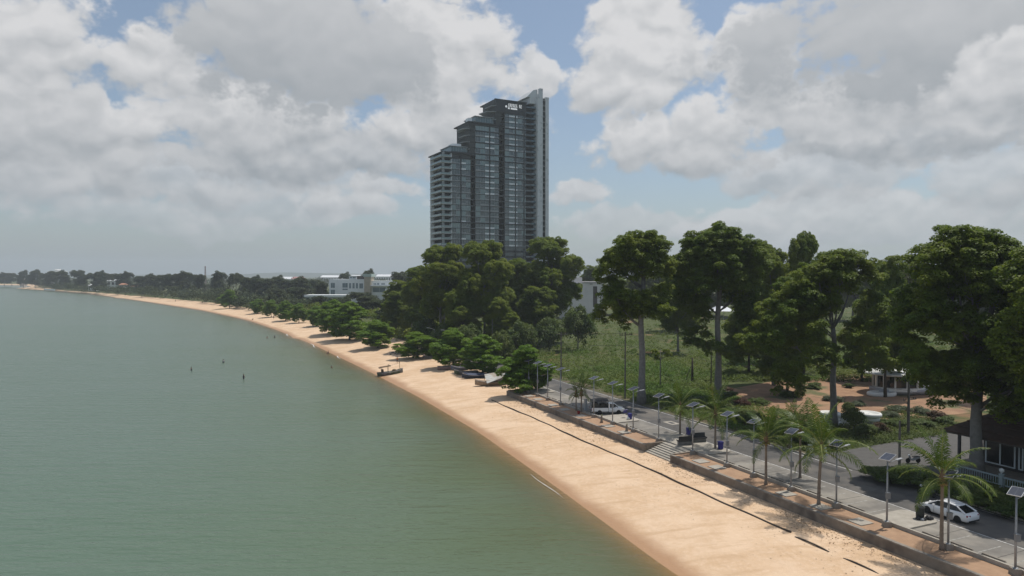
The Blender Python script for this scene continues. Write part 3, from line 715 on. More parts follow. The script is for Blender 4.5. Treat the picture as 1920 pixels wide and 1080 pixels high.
# roofs of the three steps: slab, set-back glass rooms, pointed eaves on the sea side
def roof_step(x0, x1, z, room):
    mb = MB(); bx(mb, x0 - .35, x1, -.45, 20, z - .3, z + .3); mb.build('roof_slab', t_slab, tw)
    mb = MB(); a, b = room
    bx(mb, a, b, 1.2, 15, z + .35, z + 3.4, 0); bx(mb, a - .5, b + .2, .6, 15.5, z + 3.4, z + 3.8, 1)
    for q in np.arange(a, b, 1.5): bx(mb, q, q + .14, 1.08, 1.2, z + .35, z + 3.4, 1)
    mb.build('roof_room', [t_glass[0], t_mid], tw)
roof_step(0, 18.9, ZT[0], (5.2, 15.1)); roof_step(15.2, 36.6, ZT[1], (19.5, 30.6))
mb = MB(); bx(mb, 7, 12, 3, 9, ZT[0] + 3.8, ZT[0] + 5.4); bx(mb, 16, 18, 2, 6, ZT[1] + .35, ZT[1] + 2.6); mb.build('roof_plant', t_ledge, tw)
for x0, zs in ((15.2, (88.8, 92.6, 96.2, 99.8)), (31, (106.2, 110.4, 113.8))):
    mb = MB(); bx(mb, x0, x0 + 4, .2, 16, zs[0] - 3, zs[-1] + 3.6); mb.build('side_wall', t_dark, tw)
    for i, z in enumerate(zs):
        L = 2.2 + (i % 2) * 1.2 + (2.4 if (x0 > 30 and i == 1) else 0)
        mb = MB(); mb.prism([(x0 + .3, -.6), (x0 + .3, 14), (x0 - L, 9), (x0 - L * .8, 1.5)], z, z + .35); mb.build('eave_slab', t_mid, tw)
# top storey with its lit sign
mb = MB(); bx(mb, 31, 50.5, -.6, 20, 117.2, 117.7); bx(mb, 31.2, 50.2, -.1, .42, 110.2, 110.9); mb.build('roof_slab', t_slab, tw)
mb = MB(); bx(mb, 31, 36.9, -.35, .42, 111, 117.2); bx(mb, 36.9, 50.2, -.12, .42, 110.9, 117.2); mb.build('sign_wall', mat('sign_wall', (.028, .034, .038), .6), tw)
sg = mat('sign_white', (.8, .8, .8), .5, emit=((1, 1, 1), .35))
mb = MB()
mb.lathe([(.01, -.06), (.62, -.06), (.62, .06), (.01, .06)], 16)
o = mb.build('sign_disc', sg, tw); o.location = (37.6, -.2, 114.2); o.rotation_euler = (R(90), 0, 0)
mb = MB()
for i, x in enumerate(np.arange(39.0, 47.2, .95)):
    if i in (6,): continue
    bx(mb, x, x + .22, -.26, -.14, 114.1, 115.9); bx(mb, x + .22, x + .62, -.26, -.14, 115.55, 115.9); bx(mb, x + .22, x + .62, -.26, -.14, 114.85, 115.1)
    if i % 2: bx(mb, x + .48, x + .66, -.26, -.14, 114.1, 114.85)
    else: bx(mb, x + .22, x + .62, -.26, -.14, 114.1, 114.4)
bx(mb, 40.4, 44.4, -.26, -.14, 112.9, 113.7); bx(mb, 38.7, 39.7, -.26, -.14, 112.9, 113.8); mb.build('sign_lettering', sg, tw)

# ------------------------------------------------------------------ white beachfront building and its annexe
def D_at(px, D): return (px - 960) / 1280 * D
def z_at(py, D): return up_at(960, py, D).z
vg = mat('villa_glass', (.10, .15, .17), .12, spec=.6)
vw = mat('villa_white', (.74, .76, .76), .7, (.66, .68, .68), .2)
vb = mat('villa_stone', (.42, .37, .29), .85, (.34, .29, .22), .6)
vd = mat('villa_dark', (.07, .06, .055), .7)
D = 480
wb = thing('white_modern_building', 'white modern three storey building with tall glazing and a stone stair tower', 'building', (D_at(617, D), D, 0), 0)
W = 45.5; zt = z_at(523.5, D)
mb = MB(); bx(mb, 0, 27, 0, 16, 0, zt); mb.build('wall', vw, wb)
mb = MB(); bx(mb, 29.5, W, .5, 15, 0, z_at(526.5, D)); mb.build('wall', vw, wb)
mb = MB(); bx(mb, 25.0, 29.6, -1.6, 10, 0, z_at(519, D)); mb.build('stair_tower', vb, wb)
mb = MB(); bx(mb, 24.4, 30.2, -2.2, 10.4, z_at(519, D), z_at(513.5, D)); mb.build('tower_cap', mat('cap_green', (.36, .44, .41), .7), wb)
mb = MB(); bx(mb, 14, 19, 1, 9, zt, z_at(518, D)); bx(mb, 13.7, 19.3, .6, 9.3, z_at(518, D), z_at(517, D)); mb.build('roof_room', vw, wb)
mb = MB(); bx(mb, 19.4, 24.2, 2, 9, zt, z_at(517.5, D)); mb.build('roof_terrace', vd, wb)
mb = MB(); bx(mb, 29.7, W + 1.5, -2.8, 1, z_at(536.5, D), z_at(535, D)); mb.build('terrace_slab', vw, wb)
for x0, x1, y0, y1 in ((1.1, 4.2, 530, 540), (1.1, 4.2, 543, 552), (9.3, 13.2, 530.5, 539.5), (9.3, 13.2, 541, 544), (14.0, 15.6, 530.5, 541), (16.4, 18.0, 530.5, 541), (18.8, 20.4, 530.5, 541), (21.2, 23.9, 531, 541),
                       (31.0, 33.2, 531, 534), (33.6, 35.3, 530.5, 534.3), (36.5, 39.2, 531, 533.8), (30.5, 40, 538.5, 548), (14.4, 16, 518.8, 522), (16.3, 18.6, 518.8, 522)):
    yy = .48 if x0 > 29 else (.98 if y1 < 523 else -.02)
    z0, z1 = z_at(y1, D), z_at(y0, D)
    mb = MB(); bx(mb, x0, x1, yy - .05, yy + .12, z0, z1, 1); bx(mb, x0 + .12, (x0 + x1) / 2 - .06, yy - .09, yy - .05, z0 + .12, z1 - .12, 0); bx(mb, (x0 + x1) / 2 + .06, x1 - .12, yy - .09, yy - .05, z0 + .12, z1 - .12, 0)
    mb.build('window', [vg, vw], wb)
D = 450
an = thing('low_white_annexe', 'long low white annexe with a flat roof among the beach trees', 'building', (D_at(573, D), D, 0), 0)
zt = z_at(553, D)
mb = MB(); bx(mb, -.6, 28.5, -2, 12, zt - 1.4, zt); mb.build('roof', vw, an)
mb = MB(); bx(mb, 0, 28, 1, 11, 0, zt - 1.4); mb.build('wall', mat('annexe_wall', (.50, .53, .56), .8), an)
for x in (0.2, 3.6, 7, 14, 18, 21, 25): 
    mb = MB(); bx(mb, x, x + 2.4, .86, 1.02, .6, zt - 1.9); mb.build('window', [vg], an)
mb = MB(); bx(mb, 3.2, 6.6, -1.9, -1.7, 0, zt - 1.5); mb.build('white_screen', vw, an)
tn = thing('white_marquee', 'small white pointed marquee tent beside the modern building', 'tent', (D_at(723, 430), 430, 0))
mb = MB(); zt = z_at(541, 430); mb.lathe([(2.3, zt - 5.3), (2.2, zt - 4.6), (.9, zt - 2.6), (.32, zt - 1.0), (.06, zt)], 8); mb.build('canopy', white_paint, tn)
mb = MB()
for q in range(4): mb.tube([(2 * math.cos(q * 1.57 + .8), 2 * math.sin(q * 1.57 + .8), 0), (2 * math.cos(q * 1.57 + .8), 2 * math.sin(q * 1.57 + .8), zt - 4.8)], .08, 5)
mb.build('pole', galv, tn)
# grey house right of the tower
D = 330
gh = thing('grey_flat_roofed_house', 'plain pale grey house with a flat roof between the tall trees', 'house', (D_at(1058, D), D, 0), R(6))
pk = mat('pink_grey_wall', (.64, .61, .60), .85, (.57, .545, .535), .2)
mb = MB(); bx(mb, 0, 19.4, 0, 14, 0, z_at(531, D)); mb.build('wall', pk, gh)
mb = MB(); bx(mb, 1.5, 9.2, 2, 12, z_at(531, D), z_at(520, D)); mb.build('upper_wall', pk, gh)
mb = MB(); bx(mb, 9.0, 20, -.3, 14.3, z_at(531, D), z_at(528.3, D)); mb.build('parapet', grey_wall, gh)
mb = MB(); bx(mb, 14.2, 16.2, -.08, .1, z_at(576, D), z_at(537, D)); mb.build('window', vd, gh)
mb = MB(); bx(mb, 12.5, 13.8, -.5, .2, z_at(534, D), z_at(531.5, D)); mb.build('shade_box', grey_wall, gh)
# far roofs along the skyline
def far_house(name, label, cat, px0, px1, D, ytop, yeave, wallc, roofc, depth=18, gable=True):
    t = thing(name, label, cat, (D_at(px0, D), D, 0)); W = D_at(px1, D) - D_at(px0, D); ze, zr = z_at(yeave, D), z_at(ytop, D)
    mb = MB(); bx(mb, 0, W, 0, depth, 0, ze); mb.build('wall', wallc, t)
    mb = MB()
    if gable:
        e = .06 * W * 0 + .8
        mb.add([(-e, -e, ze), (W + e, -e, ze), (W + e, depth + e, ze), (-e, depth + e, ze), (-e * .2, depth / 2, zr), (W + e * .2, depth / 2, zr)], [(0, 1, 5, 4), (2, 3, 4, 5), (1, 2, 5), (3, 0, 4), (3, 2, 1, 0)])
    else: bx(mb, -.6, W + .6, -.6, depth + .6, ze, zr)
    mb.build('roof', roofc, t)
    n = max(int(W / 5), 2)
    wm = MB(); bx(wm, 0, W / n * .55, -.1, .1, 0, max(ze * .3, .6)); me = wm.mesh('window', vd)
    for i in range(n): link('window', me, t, (W * (i + .25) / n, 0, ze * .55))
    return t
zinc = mat('white_sheet_roof', (.72, .73, .74), .5); tile = mat('orange_tile_roof', (.42, .20, .12), .8, (.34, .16, .10), .8); rosy = mat('red_sheet_roof', (.45, .22, .20), .6)
far_house('warehouse', 'long white warehouse roof on the skyline left of the modern building', 'warehouse', 601, 640, 1450, 516.2, 520, white_paint, zinc, 30)
far_house('warehouse', 'short white warehouse roof just left of the white stair tower', 'warehouse', 655, 672, 1450, 515.5, 519.5, white_paint, zinc, 30)
far_house('warehouse', 'white warehouse roof showing right of the white stair tower', 'warehouse', 705, 737, 1500, 514.5, 518.5, white_paint, zinc, 30)
far_house('warehouse', 'white warehouse roof beside the red roofed shed on the skyline', 'warehouse', 514, 545, 1350, 519, 523, white_paint, zinc, 26)
far_house('shed', 'red roofed shed on the skyline beside white warehouses', 'shed', 547, 566, 1330, 519, 523, white_paint, rosy, 22)
far_house('white_house', 'small white hipped house half hidden in trees behind the far beach', 'house', 200, 223, 960, 523.5, 526.5, white_paint, zinc, 14)
far_house('bungalow', 'orange tiled bungalow roof among trees behind the far beach', 'house', 233, 250, 860, 534.5, 537, grey_wall, tile, 12)
far_house('bungalow', 'small orange gabled roof just left of the larger orange tiled bungalow', 'house', 224, 231, 815, 531, 534, grey_wall, tile, 9)
far_house('beach_hut', 'pair of bright white hut fronts under dark trees on the far shore', 'hut', 165, 180, 900, 533, 535.5, white_paint, zinc, 8)
far_house('bungalow', 'brown roofed bungalow far left under the tall dome trees', 'house', 37, 43, 1190, 524, 526, grey_wall, tile, 10)
bw = thing('beach_wall', 'long low white wall behind the far beach', 'wall', (D_at(82, 960), 960, -.6), R(-42))
mb = MB(); bx(mb, 0, 52, 0, .6, 0, 2.3); mb.build('wall_face', white_paint, bw)
rd = thing('round_roofed_building', 'round white flat roofed building with a drum on top above the far trees', 'building', (D_at(108, 1100), 1100, 0))
zt = z_at(508.6, 1100)
mb = MB(); mb.lathe([(9, 0), (9, zt - 1.2)], 20); mb.build('wall', grey_wall, rd)
mb = MB(); mb.lathe([(13.5, zt - 1.2), (13.9, zt - .6), (13.2, zt)], 28); mb.build('roof', white_paint, rd)
mb = MB(); mb.lathe([(4.2, zt), (4.2, zt + 2.1), (4.9, zt + 2.3), (3.5, zt + 3.2)], 16, (.5, 0, 0)); mb.build('roof_drum', white_paint, rd)
ms = thing('radio_mast', 'thin lattice radio mast standing above the far treeline', 'mast', (D_at(385, 800), 800, 0))
mb = MB(); H = z_at(499, 800)
for q in range(3):
    a, b = q * 2.094, (q + 1) * 2.094
    mb.tube([(1.2 * math.cos(a), 1.2 * math.sin(a), 0), (.5 * math.cos(a), .5 * math.sin(a), H)], .22, 4)
    for i in range(10):
        z0, z1 = H * i / 10, H * (i + 1) / 10; r0, r1 = 1.2 - .7 * i / 10, 1.2 - .7 * (i + 1) / 10
        mb.tube([(r0 * math.cos(a), r0 * math.sin(a), z0), (r1 * math.cos(b), r1 * math.sin(b), z1)], .1, 3)
mb.build('lattice', mat('mast_paint', (.35, .25, .24), .7), ms)

# ------------------------------------------------------------------ restaurant under the big tree on the right
rs = thing('garden_restaurant', 'dark hip roofed open restaurant with white window frames under the big tree', 'restaurant', us(78.6, 23, -.05), RAZ)
# local x along the road (away), local -y inland
rt = mat('brown_roof_tile', (.085, .050, .036), .85, (.06, .036, .027), 1.5)
rwall = mat('dark_wall', (.055, .05, .047), .8, (.04, .037, .035), .5)
L = 28.0; Dp = 15.0; ze = 4.0; zr = 8.0; e = 1.0
mb = MB()
for i in range(7):                                  # roof in courses, each proud of the one above
    a, b = i / 7, (i + 1) / 7
    def ring(q, dz): return [(-e + 6 * q, e - 7 * q, ze + (zr - ze) * q + dz), (L + e - 6 * q, e - 7 * q, ze + (zr - ze) * q + dz), (L + e - 6 * q, -Dp - e + 7 * q, ze + (zr - ze) * q + dz), (-e + 6 * q, -Dp - e + 7 * q, ze + (zr - ze) * q + dz)]
    mb.loft([ring(a, .07), ring(b, 0)], caps=False)
    mb.loft([ring(a, -.05), ring(a, .07)], caps=False)
mb.build('roof', rt, rs)
mb = MB(); bx(mb, -.9, L + .9, .72, .88, ze - .22, ze + .02); bx(mb, L + .8, L + .95, -Dp - .8, .72, ze - .22, ze + .02); mb.build('fascia', vd, rs)
mb = MB(); bx(mb, 0, 26.3, -Dp, -2.5, 0, ze - .1); mb.build('wall', rwall, rs)
mb = MB(); bx(mb, -.5, L + .5, -Dp - .5, .5, -.1, .25); mb.build('floor_plinth', concrete, rs)
for x in (0.3, 7, 14, 20.4, 27.6):
    mb = MB(); bx(mb, x - .13, x + .13, -.4, -.14, .25, ze); mb.build('post', dark_metal, rs)
for x in (27.6,):
    mb = MB(); bx(mb, x - .13, x + .13, -Dp, -Dp + .3, .25, ze); mb.build('post', dark_metal, rs)
wf_ = mat('window_frame_white', (.62, .66, .67), .5)
for x0, w_ in ((1.2, 3.6), (5.4, 3.6), (9.6, 3.6), (13.8, 3.6), (18.2, 3.4), (22.0, .5), (22.8, 3.2)):
    mb = MB(); y = -2.42
    bx(mb, x0, x0 + w_, y - .06, y, .7, 3.3, 0)
    for q in (x0, x0 + w_ - .14): bx(mb, q, q + .14, y - .02, y + .1, .7, 3.3, 1)
    for z in (.6, 3.26): bx(mb, x0, x0 + w_, y - .02, y + .1, z, z + .12, 1)
    if w_ > 2: bx(mb, x0 + w_ / 2 - .06, x0 + w_ / 2 + .06, y - .02, y + .1, .7, 3.3, 1)
    mb.build('window', [glass_dark, wf_], rs)
# fence with posts and globe lamps in front of the restaurant
fn = thing('restaurant_fence', 'grey painted railing fence with globe topped posts before the restaurant', 'fence', us(74.6, 21, -.05), RAZ)
fp = mat('fence_paint', (.30, .36, .37), .6)
pm = MB(); bx(pm, -.16, .16, -.16, .16, 0, 1.35); pm.box((0, 0, 1.4), (.42, .42, .1)); pme = pm.mesh('post', fp)
gm_ = MB(); gm_.lathe([(.03, 1.45), (.08, 1.55), (.2, 1.68), (.24, 1.8), (.2, 1.94), (.03, 2.03)], 12); gme = gm_.mesh('globe_lamp', white_paint, True)
rm = MB(); bx(rm, .16, 4.34, -.06, .06, 1.05, 1.2); bx(rm, .16, 4.34, -.05, .05, .25, .35); rme = rm.mesh('rail', fp)
bm_ = MB(); bx(bm_, 0, .05, -.025, .025, .35, 1.05); bme = bm_.mesh('baluster', fp)
for i in range(7):
    link('post', pme, fn, (i * 4.5, 0, 0)); link('globe_lamp', gme, fn, (i * 4.5, 0, 0))
    if i < 6:
        link('rail', rme, fn, (i * 4.5, 0, 0))
        for j in range(17): link('baluster', bme, fn, (i * 4.5 + .3 + j * .24, 0, 0))

# ------------------------------------------------------------------ boat shaped pavilion and white garden walls
bp_ = at(1703, 741); D = bp_.y
pv = thing('round_pavilion', 'boat shaped white pavilion with a broad round roof in the red earth garden', 'pavilion', (bp_.x, D + 3, -.05), R(10))
zr = z_at(700, D)
mb = MB(); mb.lathe([(.2, zr + .5), (3.4, zr + .38), (6.4, zr + .02), (6.8, zr - .22), (6.0, zr - .4), (.2, zr - .36)][::-1], 36, (0, 0, 0), 0, 1.0, .8); mb.build('roof', white_paint, pv, True)
mb = MB(); mb.lathe([(4.6, 1.25), (4.6, zr - .36)], 28, (0, 0, 0), 0, 1, .72); mb.build('glazing', glass_dark, pv)
for q in range(14):
    a = q * 2 * math.pi / 14; mb = MB(); mb.box((4.75 * math.cos(a), 4.75 * .72 * math.sin(a), (zr + .85) / 2), (.3, .3, zr - 1.3), a); mb.build('window_post', white_paint, pv)
mb = MB(); mb.lathe([(4.9, .7), (4.95, 1.3), (4.7, 1.33), (.2, 1.33)], 28, (0, 0, 0), 0, 1, .74); mb.build('sill_wall', white_paint, pv)
mb = MB()
rg = []
for i in range(13):
    q = i / 12; x = -5.2 + 13.5 * q; wd = 3.6 * math.sin(math.pi * min(max(q * .92 + .06, 0), 1)) ** .6; h = 1.0 + .9 * abs(q - .4) ** 2
    rg.append([(x, -wd * .75, .0), (x, -wd, h * .6), (x, -wd, h), (x, wd, h), (x, wd, h * .6), (x, wd * .75, 0)])
mb.loft(rg); mb.build('hull_wall', mat('hull_grey', (.42, .42, .45), .7, (.36, .36, .39), .4), pv, True, (0, 0, 0))
bk = thing('white_block_building', 'plain white block building behind the round pavilion', 'building', (D_at(1706, 150), 150, -.05), R(-4))
mb = MB(); bx(mb, 0, 9, 0, 9, 0, z_at(668, 150)); mb.build('wall', white_paint, bk)
mb = MB(); bx(mb, -.2, 9.2, -.2, 9.2, z_at(668, 150), z_at(666.5, 150)); mb.build('parapet', grey_wall, bk)
mb = MB(); bx(mb, -3, 7, -5, -.2, z_at(690, 150), z_at(687, 150)); bx(mb, -2.8, -2.4, -4.8, -4.4, 0, z_at(690, 150)); mb.build('porch', white_paint, bk)
mb = MB(); bx(mb, 2, 3.4, -.1, .1, 1, 3.5); mb.build('window', vd, bk)
wb2 = thing('white_wing_building', 'white flat roofed wing glimpsed through the big tree on the right', 'building', (D_at(1850, 150), 150, -.05), R(4))
mb = MB(); bx(mb, 0, 17, 0, 8, 0, z_at(684, 150)); mb.build('wall', white_paint, wb2)
mb = MB(); bx(mb, -.4, 17.4, -.4, 8.4, z_at(684, 150), z_at(682, 150)); mb.build('roof', white_paint, wb2)
for x in (2, 7, 12):
    mb = MB(); bx(mb, x, x + 2.5, -.1, .1, 1, 3.2); mb.build('window', vd, wb2)
# curved white seat walls and the tiered planter
def ring_wall(name, label, cat, p, tiers, sx=1.0, sy=1.0, rz=0):
    t = thing(name, label, cat, p, rz)
    z = 0
    for (r, h) in tiers:
        mb = MB(); mb.lathe([(r * .93, z), (r, z + h * .18), (r * 1.02, z + h * .5), (r, z + h * .82), (r * .93, z + h), (r * .78, z + h), (r * .74, z + h * .7)], 30, (0, 0, 0), 0, sx, sy)
        mb.build('curved_tier', white_paint, t, True); z += h + .04
    return t
ring_wall('tiered_planter', 'stack of rounded white planter tiers beside the garden path', 'planter', at(1629, 796, -.05), [(1.25, .55), (1.45, .6), (1.7, .55)])
ring_wall('tiered_planter', 'white tiered planter half hidden behind the middle tree trunk', 'planter', at(1556, 796, -.05), [(1.5, .6), (1.3, .6), (1.5, .55)])
ring_wall('curved_seat_wall', 'long low curved white seat wall left of the round pavilion', 'wall', at(1653, 742, -.05), [(2.6, .75)], 1.0, .55)
sw = thing('garden_wall', 'straight low white garden wall right of the middle tree trunk', 'wall', at(1571, 797, -.05), 0)
mb = MB(); bx(mb, .4, 4.6, 0, .35, 0, 1.7); mb.build('wall_face', white_paint, sw)
# white tent roof seen under the crowns at the back of the field
tt = thing('white_field_tent', 'low white tent roof at the back of the green field', 'tent', (D_at(1357, 330), 330, 0))
mb = MB(); zt = z_at(574, 330); mb.add([(-5, 0, zt - 2.4), (5.5, 0, zt - 2.6), (5.5, 9, zt - 2.6), (-5, 9, zt - 2.4), (-2, 4, zt), (3, 4, zt - .6)], [(0, 1, 5, 4), (1, 2, 5), (2, 3, 4, 5), (3, 0, 4)]); mb.build('canopy', mat('tent_white', (.68, .70, .74), .6), tt)
mb = MB()
for x in (-4.8, 0, 5.3): mb.tube([(x, .2, 0), (x, .2, zt - 2.5)], .1, 5)
mb.build('pole', galv, tt)
fg = thing('white_gateway', 'slim white framed gateway at the back of the green field', 'gate', (D_at(1275, 340), 340, 0))
mb = MB(); bx(mb, 4, 5.1, 0, .6, 0, z_at(575, 340)); bx(mb, -5, 4, .1, .5, z_at(577, 340), z_at(575, 340)); mb.build('frame', white_paint, fg)
mb = MB(); bx(mb, -5, 4, .2, .4, 0, z_at(577, 340) - .3); mb.build('gate_leaf', vd, fg)
# ------------------------------------------------------------------ trees
def limb_pts(a, b, sag=.18, n=5):
    a, b = Vector(a), Vector(b); d = b - a
    return [a + d * t + Vector((0, 0, -sag * d.length * math.sin(math.pi * t) * .6)) + Vector((random.uniform(-1, 1), random.uniform(-1, 1), 0)) * (.035 * d.length * math.sin(math.pi * t)) for t in [i / (n - 1) for i in range(n)]]
def lobed_crown(lobes, g, dens=1.0, rc=(1.0, 1.8), gap=.08, sep=.5):
    """clumps sit on and under the skin of each lobe (x,y,z,r)"""
    C, Rr = [], []
    for (x, y, z, r) in lobes:
        n = max(int(dens * 4 * math.pi * r * r / 3.6), 6)
        d = unit(g.normal(size=(n, 3))); d[:, 2] = np.where((d[:, 2] < -.3) & (g.random(n) < .6), -d[:, 2], d[:, 2])
        q = g.uniform(.35, 1.0, n) ** .7
        C.append(np.array([x, y, z]) + d * (q * r)[:, None] * np.array([1, 1, .85])); Rr.append(g.uniform(*rc, n) * min(1, r / 2.5 + .5))
    C, Rr = np.concatenate(C), np.concatenate(Rr)
    keep = np.ones(len(C), bool)
    for i in range(len(C)):                                  # thin out clumps that sit on top of each other
        if keep[i]:
            dd = np.linalg.norm(C - C[i], axis=1); close = (dd < sep * Rr[i]) & (np.arange(len(C)) > i); keep[close] = False
    keep &= g.random(len(C)) > gap
    return C[keep], Rr[keep]
def make_tree(name, label, cat, loc, height, trunk_r, lobes, seed, lmat=None, bmat=None, per=150, leaf=.42, dens=1.0, rc=(1.0, 1.8), fork=.62, group=None, limbs=16, gap=.08, sep=.5, flat=.62, lean=(0, 0), rz=0.0):
    g = np.random.default_rng(seed); random.seed(seed)
    t = thing(name, label, cat, loc, rz, group)
    C, Rr = lobed_crown(lobes, g, dens, rc, gap, sep)
    V, F = clump_leaves(C, Rr, per * (Rr / np.mean(Rr)) ** 2, leaf, flat=flat, g=g, up=1.0, jit=.45)
    link('crown', np_mesh('crown', V, F, lmat or L_BIG), t)
    tb = MB(); hf = height * fork
    k = 9; pts = [(lean[0] * (i / k) ** 2 + .012 * height * math.sin(i * 1.1 + seed) * i / k, lean[1] * (i / k) ** 2 + .012 * height * math.cos(i * .9 + seed) * i / k, hf * i / k - .1) for i in range(k + 1)]
    rad = [trunk_r * (1.45 if i == 0 else 1.08 if i == 1 else 1 - .42 * i / k) for i in range(k + 1)]
    tb.tube(pts, rad, 10); tb.build('trunk', bmat or bark, t, True)
    lb = MB()
    def trunk_at(z): 
        i = min(max(z / hf, 0), 1) * k; j = min(int(i), k - 1); return Vector(pts[j]).lerp(Vector(pts[j + 1]), i - j)
    pick = sorted(range(len(lobes)), key=lambda i: -lobes[i][3])[:limbs]
    for i in pick:
        x, y, z, r = lobes[i]; h = math.hypot(x, y); za = min(max(z - .75 * h - r * .3, hf * .45), hf * .99)
        a = trunk_at(za); b = Vector((x, y, z)); r0 = trunk_r * (.20 + .03 * min(r, 5)); P = limb_pts(a, b, .12)
        lb.tube(P, [r0, r0 * .8, r0 * .62, r0 * .48, r0 * .33], 6)
        m = min(len(C), 7); near = np.argsort(np.linalg.norm(C - np.array([x, y, z]), axis=1))[:m * 2:2]
        for j in near: lb.tube(limb_pts(P[3] if random.random() < .5 else b, C[j], .1, 4), [r0 * .36, r0 * .27, r0 * .2, r0 * .1], 4)
    lb.build('limbs', bmat or bark, t, True)
    return t
def lobes_from(pix, px0, D, g, depth=.75, fill=False):
    """lobes measured off the photograph (px, py, radius in px) for a tree standing at distance D"""
    out = []; Rm = max(abs(p[0] - px0) + p[2] for p in pix) / 1280 * D
    if fill:
        extra = []
        for i, a in enumerate(pix):
            for b in sorted(pix[:i] + pix[i + 1:], key=lambda q: (q[0] - a[0]) ** 2 + (q[1] - a[1]) ** 2)[:3]:
                extra.append(((a[0] + b[0]) / 2 + g.normal() * 4, (a[1] + b[1]) / 2 + g.normal() * 4, min(a[2], b[2]) * .8))
        pix = pix + extra
    ztop, zlow = z_at(min(p[1] for p in pix), D), z_at(max(p[1] for p in pix), D)
    for (px, py, r) in pix:
        x = (px - px0) / 1280 * D; rr = r / 1280 * D; room = math.sqrt(max(Rm * Rm - x * x, .1)) * depth
        z = z_at(py, D); room *= min(1.15, .22 + 1.25 * max(1 - (z - zlow) / (ztop - zlow), 0) ** .8)      # a dome: the lower, the wider
        if rr > 1.9:
            y = g.uniform(.15, .7) * room; out += [(x, y, z - .03 * abs(y), rr), (x * .95, -y * .9, z, rr * .95)]
        else: out.append((x, g.uniform(-.6, .3) * room, z, rr))
    return out
T1 = [(1185, 465, 36), (1222, 470, 34), (1150, 492, 28), (1240, 505, 24), (1134, 518, 20), (1195, 502, 30), (1150, 562, 26), (1192, 566, 28), (1232, 576, 22), (1122, 590, 14), (1180, 592, 20), (1168, 616, 8)]
T2 = [(1350, 452, 40), (1308, 466, 36), (1392, 470, 36), (1277, 500, 28), (1345, 502, 42), (1418, 502, 28), (1300, 536, 30), (1388, 540, 34), (1272, 562, 18), (1312, 590, 20), (1408, 582, 26), (1300, 640, 16), (1322, 652, 15), (1372, 660, 13), (1415, 625, 22), (1395, 660, 12)]
T3 = [(1562, 496, 36), (1605, 498, 30), (1522, 516, 30), (1630, 522, 20), (1482, 542, 28), (1560, 542, 36), (1462, 582, 28), (1512, 582, 32), (1622, 592, 24), (1440, 622, 26), (1492, 632, 28), (1585, 640, 22), (1640, 640, 22), (1402, 642, 20), (1460, 682, 24), (1522, 664, 20), (1475, 720, 17), (1455, 738, 13), (1595, 690, 14)]
T4 = [(1780, 456, 38), (1832, 462, 42), (1742, 492, 38), (1880, 492, 42), (1790, 522, 46), (1850, 542, 46), (1722, 562, 34), (1910, 562, 44), (1702, 622, 32), (1770, 602, 42), (1842, 622, 42), (1905, 642, 40), (1692, 690, 24), (1740, 682, 34), (1800, 690, 40), (1872, 702, 42), (1922, 722, 38), (1762, 742, 24), (1822, 750, 28), (1882, 768, 28), (1965, 530, 48), (1975, 640, 44), (1960, 745, 34)]
g0 = np.random.default_rng(3)
def big(pix, px0, by, name, label, tr, seed, fill=False, **kw):
    p = at(px0, by, -.05); L = lobes_from(pix, px0, p.y, g0, .75, fill)
    L = [(x, y, z + .05, r) for x, y, z, r in L]
    H = max(z + r for _, _, z, r in L)
    return make_tree(name, label, 'tree', p, H, tr, L, seed, **kw)
big(T1, 1203, 757, 'tall_tree', 'tall domed tree with a bare grey trunk at the road edge behind the white pickup', .62, 11, per=165, leaf=.34, fork=.72, dens=2.3, rc=(.6, 1.15), fill=True, gap=.16, sep=.8, flat=.68)
big(T2, 1346, 746, 'tall_tree', 'tallest dark domed tree with grey trunk standing in the edge of the green field', .62, 12, per=165, leaf=.36, fork=.74, dens=2.3, rc=(.6, 1.2), fill=True, gap=.14, sep=.8, flat=.68)
big(T3, 1562, 800, 'tall_tree', 'spreading tall tree whose pale trunk stands before the white garden wall', .52, 13, per=165, leaf=.31, fork=.55, dens=2.0, rc=(.55, 1.1), fill=True, gap=.16, sep=.8, flat=.68)
big(T4, 1830, 890, 'huge_tree', 'huge dense dark tree with a thick trunk shading the restaurant', .66, 14, per=165, leaf=.31, fork=.5, dens=2.0, rc=(.55, 1.1), gap=.08, limbs=26, fill=True, sep=.8, flat=.68)

T5 = [(px + 175, py + 6 + (i % 3) * 9, r) for i, (px, py, r) in enumerate(T4) if 1700 < px < 1935]
big(T5, 2020, 948, 'huge_tree', 'second huge dark tree beyond the right edge, its crown joining over the restaurant', .6, 15, per=120, leaf=.36, fork=.5, dens=1.6, rc=(.6, 1.2), gap=.08, limbs=20, fill=True, sep=.8, flat=.68)
